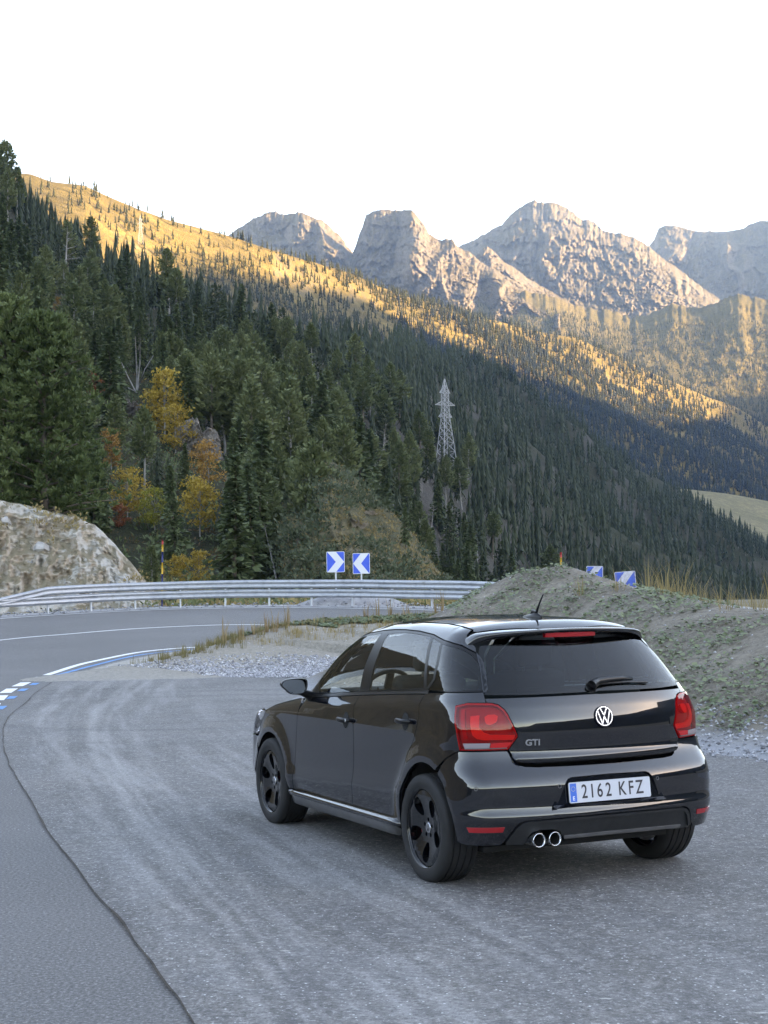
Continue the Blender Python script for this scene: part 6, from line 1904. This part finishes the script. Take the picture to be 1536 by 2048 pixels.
# ---------------------------------------------------------------- stones, leaves and grass of the pull-out
def stones(name, P, size, mat, label, seed):
    rng = np.random.default_rng(seed)
    base = np.array([(1, 0, 0), (0, 1, 0), (-1, 0, 0), (0, -1, 0), (0, 0, 1), (0, 0, -.6)], float)
    fb_ = np.array([(0, 1, 4), (1, 2, 4), (2, 3, 4), (3, 0, 4), (1, 0, 5), (2, 1, 5), (3, 2, 5), (0, 3, 5)])
    n = len(P)
    j = base[None] * rng.uniform(.55, 1.25, (n, 6, 1)) + rng.normal(0, .14, (n, 6, 3))
    j[..., 2] *= .75
    a = rng.uniform(0, 6.28, n); c, s_ = np.cos(a)[:, None], np.sin(a)[:, None]
    x = j[..., 0] * c - j[..., 1] * s_; y = j[..., 0] * s_ + j[..., 1] * c
    v = (np.stack([x, y, j[..., 2]], -1) * size[:, None, None] + P[:, None]).reshape(-1, 3)
    f = (fb_[None] + np.arange(n)[:, None, None] * 6).reshape(-1, 3)
    o = obj(name, v, f, mat, smooth=False); set_attr(o.data, 'tone', np.repeat(rng.uniform(0, 1, n), 6))
    return tag(o, label, 'gravel', kind='stuff')
def stone_mat():
    m, t, b = newmat('crushed_stone')
    at = t.nodes.new('ShaderNodeAttribute'); at.attribute_name = 'tone'
    ramp(t, at.outputs['Fac'], [(0., (.13, .13, .14)), (.4, (.27, .275, .30)), (.8, (.38, .385, .41)), (1., (.58, .58, .60))], b.inputs['Base Color'])
    b.inputs['Roughness'].default_value = .85
    return m
M_STONE = stone_mat()
rg_ = np.random.default_rng(61)
def scatter(n, x0, x1, y0, y1, test):
    X = rg_.uniform(x0, x1, n); Y = rg_.uniform(y0, y1, n)
    Z = np.maximum(mound_z(X, Y), G(X, Y) + .012)
    k = test(X, Y, Z)
    return np.stack([X[k], Y[k], Z[k]], 1)
nz = lambda X, Y, s=.8, sd=71: fbm(X * s, Y * s, oct=4, seed=sd)
gA = scatter(60000, -6, 3.5, 27.6, 33, lambda X, Y, Z: ((Z < .30 + .10 * nz(X, Y)) & (Y > np.interp(X, [-6, -4.9, -3.5, -2.4, -1.4, 3], [31, 30.35, 29.3, 28.6, 28.25, 27.8]) + .12 * nz(X, Y, 2.)) & (rg_.uniform(size=len(X)) < np.clip(1.15 - (Z - .02) * 4.5, .12, 1))))[:10500]
stones('crushed_gravel', gA, rg_.uniform(.016, .045, len(gA)), M_STONE, 'pale grey crushed gravel along the foot of the low bank behind the car', 1)
gB = scatter(60000, 1.5, 9, 9.5, 24, lambda X, Y, Z: ((Z < .42 + .25 * nz(X, Y)) & (polydist(np.stack([X, Y], 1), BIG)[2] < 0) & (Z > .0125 - .0 * X) & (rg_.uniform(size=len(X)) < np.clip(1.0 - (Z - .02) * 2.0, .06, .8))) | ((Z < .02) & (polydist(np.stack([X, Y], 1), BIG)[0] < 2.9 + .5 * nz(X, Y)) & (rg_.uniform(size=len(X)) < .35)))[:14000]
stones('mound_foot_gravel', gB, rg_.uniform(.008, .034, len(gB)) , M_STONE, 'loose grey stones at the foot of the earth mound on the right', 2)
gC = scatter(12000, -6, 9, 14, 37, lambda X, Y, Z: (Z > .25))
stones('mound_pebbles', gC, rg_.uniform(.004, .022, len(gC)), M_STONE, 'small pale pebbles scattered over the earth mounds', 3)
X = rg_.uniform(-5, 6, 4200); Y = rg_.uniform(4.2, 28, 4200)
dd_, aa_, sg_, _ = polydist(np.stack([X, Y], 1), SEAML)
kk = rg_.uniform(size=len(X)) < np.where(dd_ < .5, .9, .25)
gD = np.stack([X[kk], Y[kk], np.full(kk.sum(), .012)], 1)
stones('loose_chippings', gD, rg_.uniform(.002, .0065, len(gD)), M_STONE, 'tiny loose chippings lying on the asphalt', 4)
gE = np.concatenate([np.stack([o_[:, 0], o_[:, 1], G(o_[:, 0], o_[:, 1]) + .02], 1) for o_ in [offset_line(OUTER[85:200], d_) for d_ in np.linspace(.5, 2.6, 26)]])
gE = gE + np.concatenate([rg_.normal(0, .25, (len(gE), 2)), np.zeros((len(gE), 1))], 1)
hp_ = np.exp(-(((gE[:, 0] + 1.2) / 1.3) ** 2 + ((gE[:, 1] - 57.2) / .9) ** 2)); gE[:, 2] += .42 * hp_
stones('verge_stones', gE, rg_.uniform(.02, .07, len(gE)), M_STONE, 'grey verge gravel under the guardrail', 5)
pv = []; nn2 = 24
for i in range(nn2):
    for j in range(nn2):
        u, w = i / (nn2 - 1) * 2 - 1, j / (nn2 - 1) * 2 - 1
        h_ = max(0, 1 - u * u - w * w) ** .8 * .55 + .03 * fbm(np.array([u * 5.]), np.array([w * 5.]), oct=3, seed=5)[0]
        pv.append((u * 2.2, w * 1.2, h_ - .05))
po = obj('gravel_heap', pv, [(a * nn2 + b, (a + 1) * nn2 + b, (a + 1) * nn2 + b + 1, a * nn2 + b + 1) for a in range(nn2 - 1) for b in range(nn2 - 1)], M_KERBG)
po.location = (-1.3, 57.4, .93); tag(po, 'low grey gravel heap behind the guardrail below the chevron signs', 'heap')
# boulders set in the cutting and at the gravel tip
def boulder(loc, s_, seed, parent=None, name='boulder', mat=None):
    rng = np.random.default_rng(seed)
    n1, n2 = (9, 7) if parent is None else (6, 4)
    v = []
    for i in range(n1):
        for j in range(n2):
            a, b = 2 * math.pi * i / n1, math.pi * (j + .5) / n2
            v.append((math.cos(a) * math.sin(b), math.sin(a) * math.sin(b), math.cos(b)))
    v = np.array(v); k = 1 + (.33 if parent is None else .6) * fbm(v[:, 0] * 1.3 + seed, v[:, 1] * 1.3, v[:, 2] * 1.3, oct=3, seed=seed)
    v = v * k[:, None] * np.array(s_)
    f = [(i * n2 + j, i * n2 + j + 1, ((i + 1) % n1) * n2 + j + 1, ((i + 1) % n1) * n2 + j) for i in range(n1) for j in range(n2 - 1)] + [tuple(i * n2 for i in range(n1)), tuple(i * n2 + n2 - 1 for i in reversed(range(n1)))]
    o = obj(name, v, f, mat or M_BOULD, parent, False)
    o.location = loc; o.rotation_euler = (rng.uniform(-.3, .3), rng.uniform(-.3, .3), rng.uniform(0, 6))
    return o
M_BOULD = simple('boulder_rock', (.36, .345, .33), .9, vary=.35, vscale=3., bump=.5, bscale=8.)
for i, (az_, t_, sz) in enumerate(((-13.9, .80, .42), (-12.6, .62, .50), (-12.9, .48, .30))):
    q = cut[int(t_ * (rk_r - 1)), int((az_ + 40) / .06)]
    boulder(tuple(q + [0, .12, 0]), (sz, sz * .7, sz * .6), 900 + i, rock_cut)
for i, (x, y, s_) in enumerate(((-5.28, 30.5, .13), (-5.10, 30.42, .10), (-5.18, 30.62, .08))):
    o = boulder((x, y, .05), (s_, s_, s_ * .7), 950 + i, None, 'stone', simple('pale_stone%d' % i, (.36, .31, .26), .9, vary=.3, vscale=6.))
    tag(o, ('largest of the three brown stones at the tip of the gravel', 'middle-sized brown stone beside the largest one at the gravel tip', 'smallest brown stone behind the other two at the gravel tip')[i], 'stone')
# creeping leaves on the mound
def ground_leaves(name, P, size, mat, label, seed):
    rng = np.random.default_rng(seed)
    n = len(P)
    a = rng.uniform(0, 6.28, n); D = np.stack([np.cos(a), np.sin(a), rng.normal(.1, .25, n)], 1)
    up = np.stack([rng.normal(0, .4, n), rng.normal(-.35, .4, n), np.ones(n)], 1)
    sd_ = np.cross(D, up); sd_ /= np.linalg.norm(sd_, axis=1)[:, None]
    c = P + np.array([0, 0, 1.]) * (rng.uniform(.01, .06, n))[:, None]
    D = D * size[:, None]; sd_ = sd_ * size[:, None] * .8
    v = np.stack([c - D * .5, c - D * .15 + sd_ * .5, c + D * .3 + sd_ * .35, c + D * .55, c + D * .3 - sd_ * .35, c - D * .15 - sd_ * .5], 1)
    v[:, 1, 2] += size * .10; v[:, 5, 2] += size * .10
    v = v.reshape(-1, 3)
    b = np.arange(n)[:, None] * 6
    f = np.concatenate([b + [[0, 1, 2, 3]], b + [[0, 3, 4, 5]]])
    o = obj(name, v, f, mat, smooth=False); set_attr(o.data, 'tone', np.repeat(rng.uniform(0, 1, n), 6))
    return tag(o, label, 'leaves', kind='stuff')
M_CREEP = leaf_mat('creeping_leaves', [(.055, .080, .045), (.10, .135, .075), (.165, .20, .115), (.25, .28, .17)], .5, 1.2, .2)
cover = lambda X, Y: .55 * nz(X, Y, .55, 81) + .85 * nz(X, Y, 2.3, 82) + .25 * nz(X, Y, 7., 84) + np.interp(X - (24 - Y) * .25, [1.2, 2.6, 4.0, 6], [.55, .20, -.14, -.30])
lp = scatter(120000, 1., 8, 12, 27.5, lambda X, Y, Z: (Z > .16) & (cover(X, Y) > .27))[:9000]
ground_leaves('creeping_leaves', lp, rg_.uniform(.02, .07, len(lp)), M_CREEP, 'creeping green leaves covering the earth mound', 11)
lp2 = scatter(60000, -4.5, 3, 33.5, 38, lambda X, Y, Z: (Z > .45) & (nz(X, Y, .9, 83) + np.interp(Y, [34, 36.2], [-.5, .35]) > .1))[:7000]
ground_leaves('bank_weeds', lp2, rg_.uniform(.05, .13, len(lp2)), M_CREEP, 'green weeds along the top of the low bank', 12)
# blades: dry stalks and grass
def blades(name, P, hgt_, mat, label, seed, bend=.35, w=.012, per=7, spread=.10):
    rng = np.random.default_rng(seed)
    C = np.repeat(P, per, 0); h = np.repeat(hgt_, per) * rng.uniform(.45, 1.15, len(C)); n = len(C)
    a = rng.uniform(0, 6.28, n); d = np.stack([np.cos(a), np.sin(a), 0 * a], 1)
    C = C + d * (rng.uniform(0, 1, n) * spread)[:, None]
    s_ = np.stack([-d[:, 1], d[:, 0], 0 * a], 1) * (w * (.6 + h))[:, None]
    b = rng.uniform(.1, 1, n)[:, None] * bend * h[:, None]
    m1 = C + d * b * .3 + np.array([0, 0, 1.]) * (h * .55)[:, None]; m2 = C + d * b + np.array([0, 0, 1.]) * h[:, None]
    v = np.stack([C - s_, C + s_, m1 + s_ * .7, m1 - s_ * .7, m2], 1).reshape(-1, 3)
    i = np.arange(n)[:, None] * 5
    me = bpy.data.meshes.new(name)
    F = [tuple(q) for q in (i + [[0, 1, 2, 3]])] + [tuple(q) for q in (i + [[3, 2, 4]])]
    o = obj(name, v, F, mat, smooth=False); set_attr(o.data, 'tone', np.repeat(rng.uniform(0, 1, n), 5))
    return tag(o, label, 'grass', kind='stuff')
t_ = rg_.uniform(0, 1, 230); cp = smooth_line(BIG, 200); ci = (t_ * 135 + 42).astype(int)
keep_ = vnoise(ci * .13, ci * 0., seed=9) > -.25
cpt = cp[ci][:, :2] + np.stack([rg_.normal(.40, .35, 230), rg_.normal(.7, .5, 230)], 1)
cpt = np.concatenate([cpt, (mound_z(cpt[:, 0], cpt[:, 1]) - .02)[:, None]], 1)[keep_]
blades('dry_mound_grass', cpt, rg_.uniform(.22, .62, len(cpt)) * (.5 + .8 * rg_.uniform(0, 1, len(cpt)) ** 1.5), M_DRY, 'tall dry straw grass on the right crest of the earth mound', 21, .95, .004, 18, .16)
bpt = scatter(900, -6, 3, 34, 38.5, lambda X, Y, Z: Z > .35)
blades('bank_grass', bpt, rg_.uniform(.08, .22, len(bpt)), M_DRY, 'short dry grass on the low bank', 22, .4, .006, 10, .15)
t_ = rg_.uniform(0, 1, 130); cp = smooth_line(LOW[1:5], 100)
ept = cp[(t_ * 99).astype(int)][:, :2] + rg_.normal(0, .3, (130, 2)); ept = np.concatenate([ept, np.maximum(mound_z(ept[:, 0], ept[:, 1]), 0)[:, None]], 1)
blades('bank_edge_weeds', ept, rg_.uniform(.08, .30, 130), leaf_mat('weed_green', [(.07, .085, .035), (.15, .14, .06), (.25, .19, .09)], .6, 1.), 'weedy grass along the left edge of the low bank', 23, .4, .007, 14, .12)
spt = np.array([(-3.25, 34.6), (-3.0, 35.1), (-2.75, 35.3), (-2.55, 35.2), (-2.3, 35.8), (-3.6, 34.0), (-.5, 36.8), (-.2, 36.9), (.1, 36.7), (.5, 37.), (1.2, 36.8), (1.35, 36.9)])
spt = np.concatenate([spt, mound_z(spt[:, 0], spt[:, 1])[:, None]], 1)
blades('dock_stalks', spt, rg_.uniform(.35, .62, len(spt)), leaf_mat('stalk_brown', [(.16, .10, .05), (.26, .17, .09), (.36, .27, .15)], .7, 1.), 'brown dry stalks standing up on the low bank', 24, .35, .010, 14, .10)
# ---------------------------------------------------------------- haze
hz = MB().box((-400, 1600, 700), (9000, 12600, 1560)).build('haze', None)
hm = bpy.data.materials.new('haze'); hm.use_nodes = True
ht = hm.node_tree; ht.nodes.remove(ht.nodes['Principled BSDF'])
pvn = ht.nodes.new('ShaderNodeVolumePrincipled')
pvn.inputs['Color'].default_value = (.34, .58, 1., 1); pvn.inputs['Density'].default_value = HAZE; pvn.inputs['Anisotropy'].default_value = .2
ht.links.new(pvn.outputs[0], ht.nodes['Material Output'].inputs['Volume'])
hz.data.materials.append(hm); tag(hz, 'thin bluish mountain haze filling the valley air', 'haze', kind='stuff')
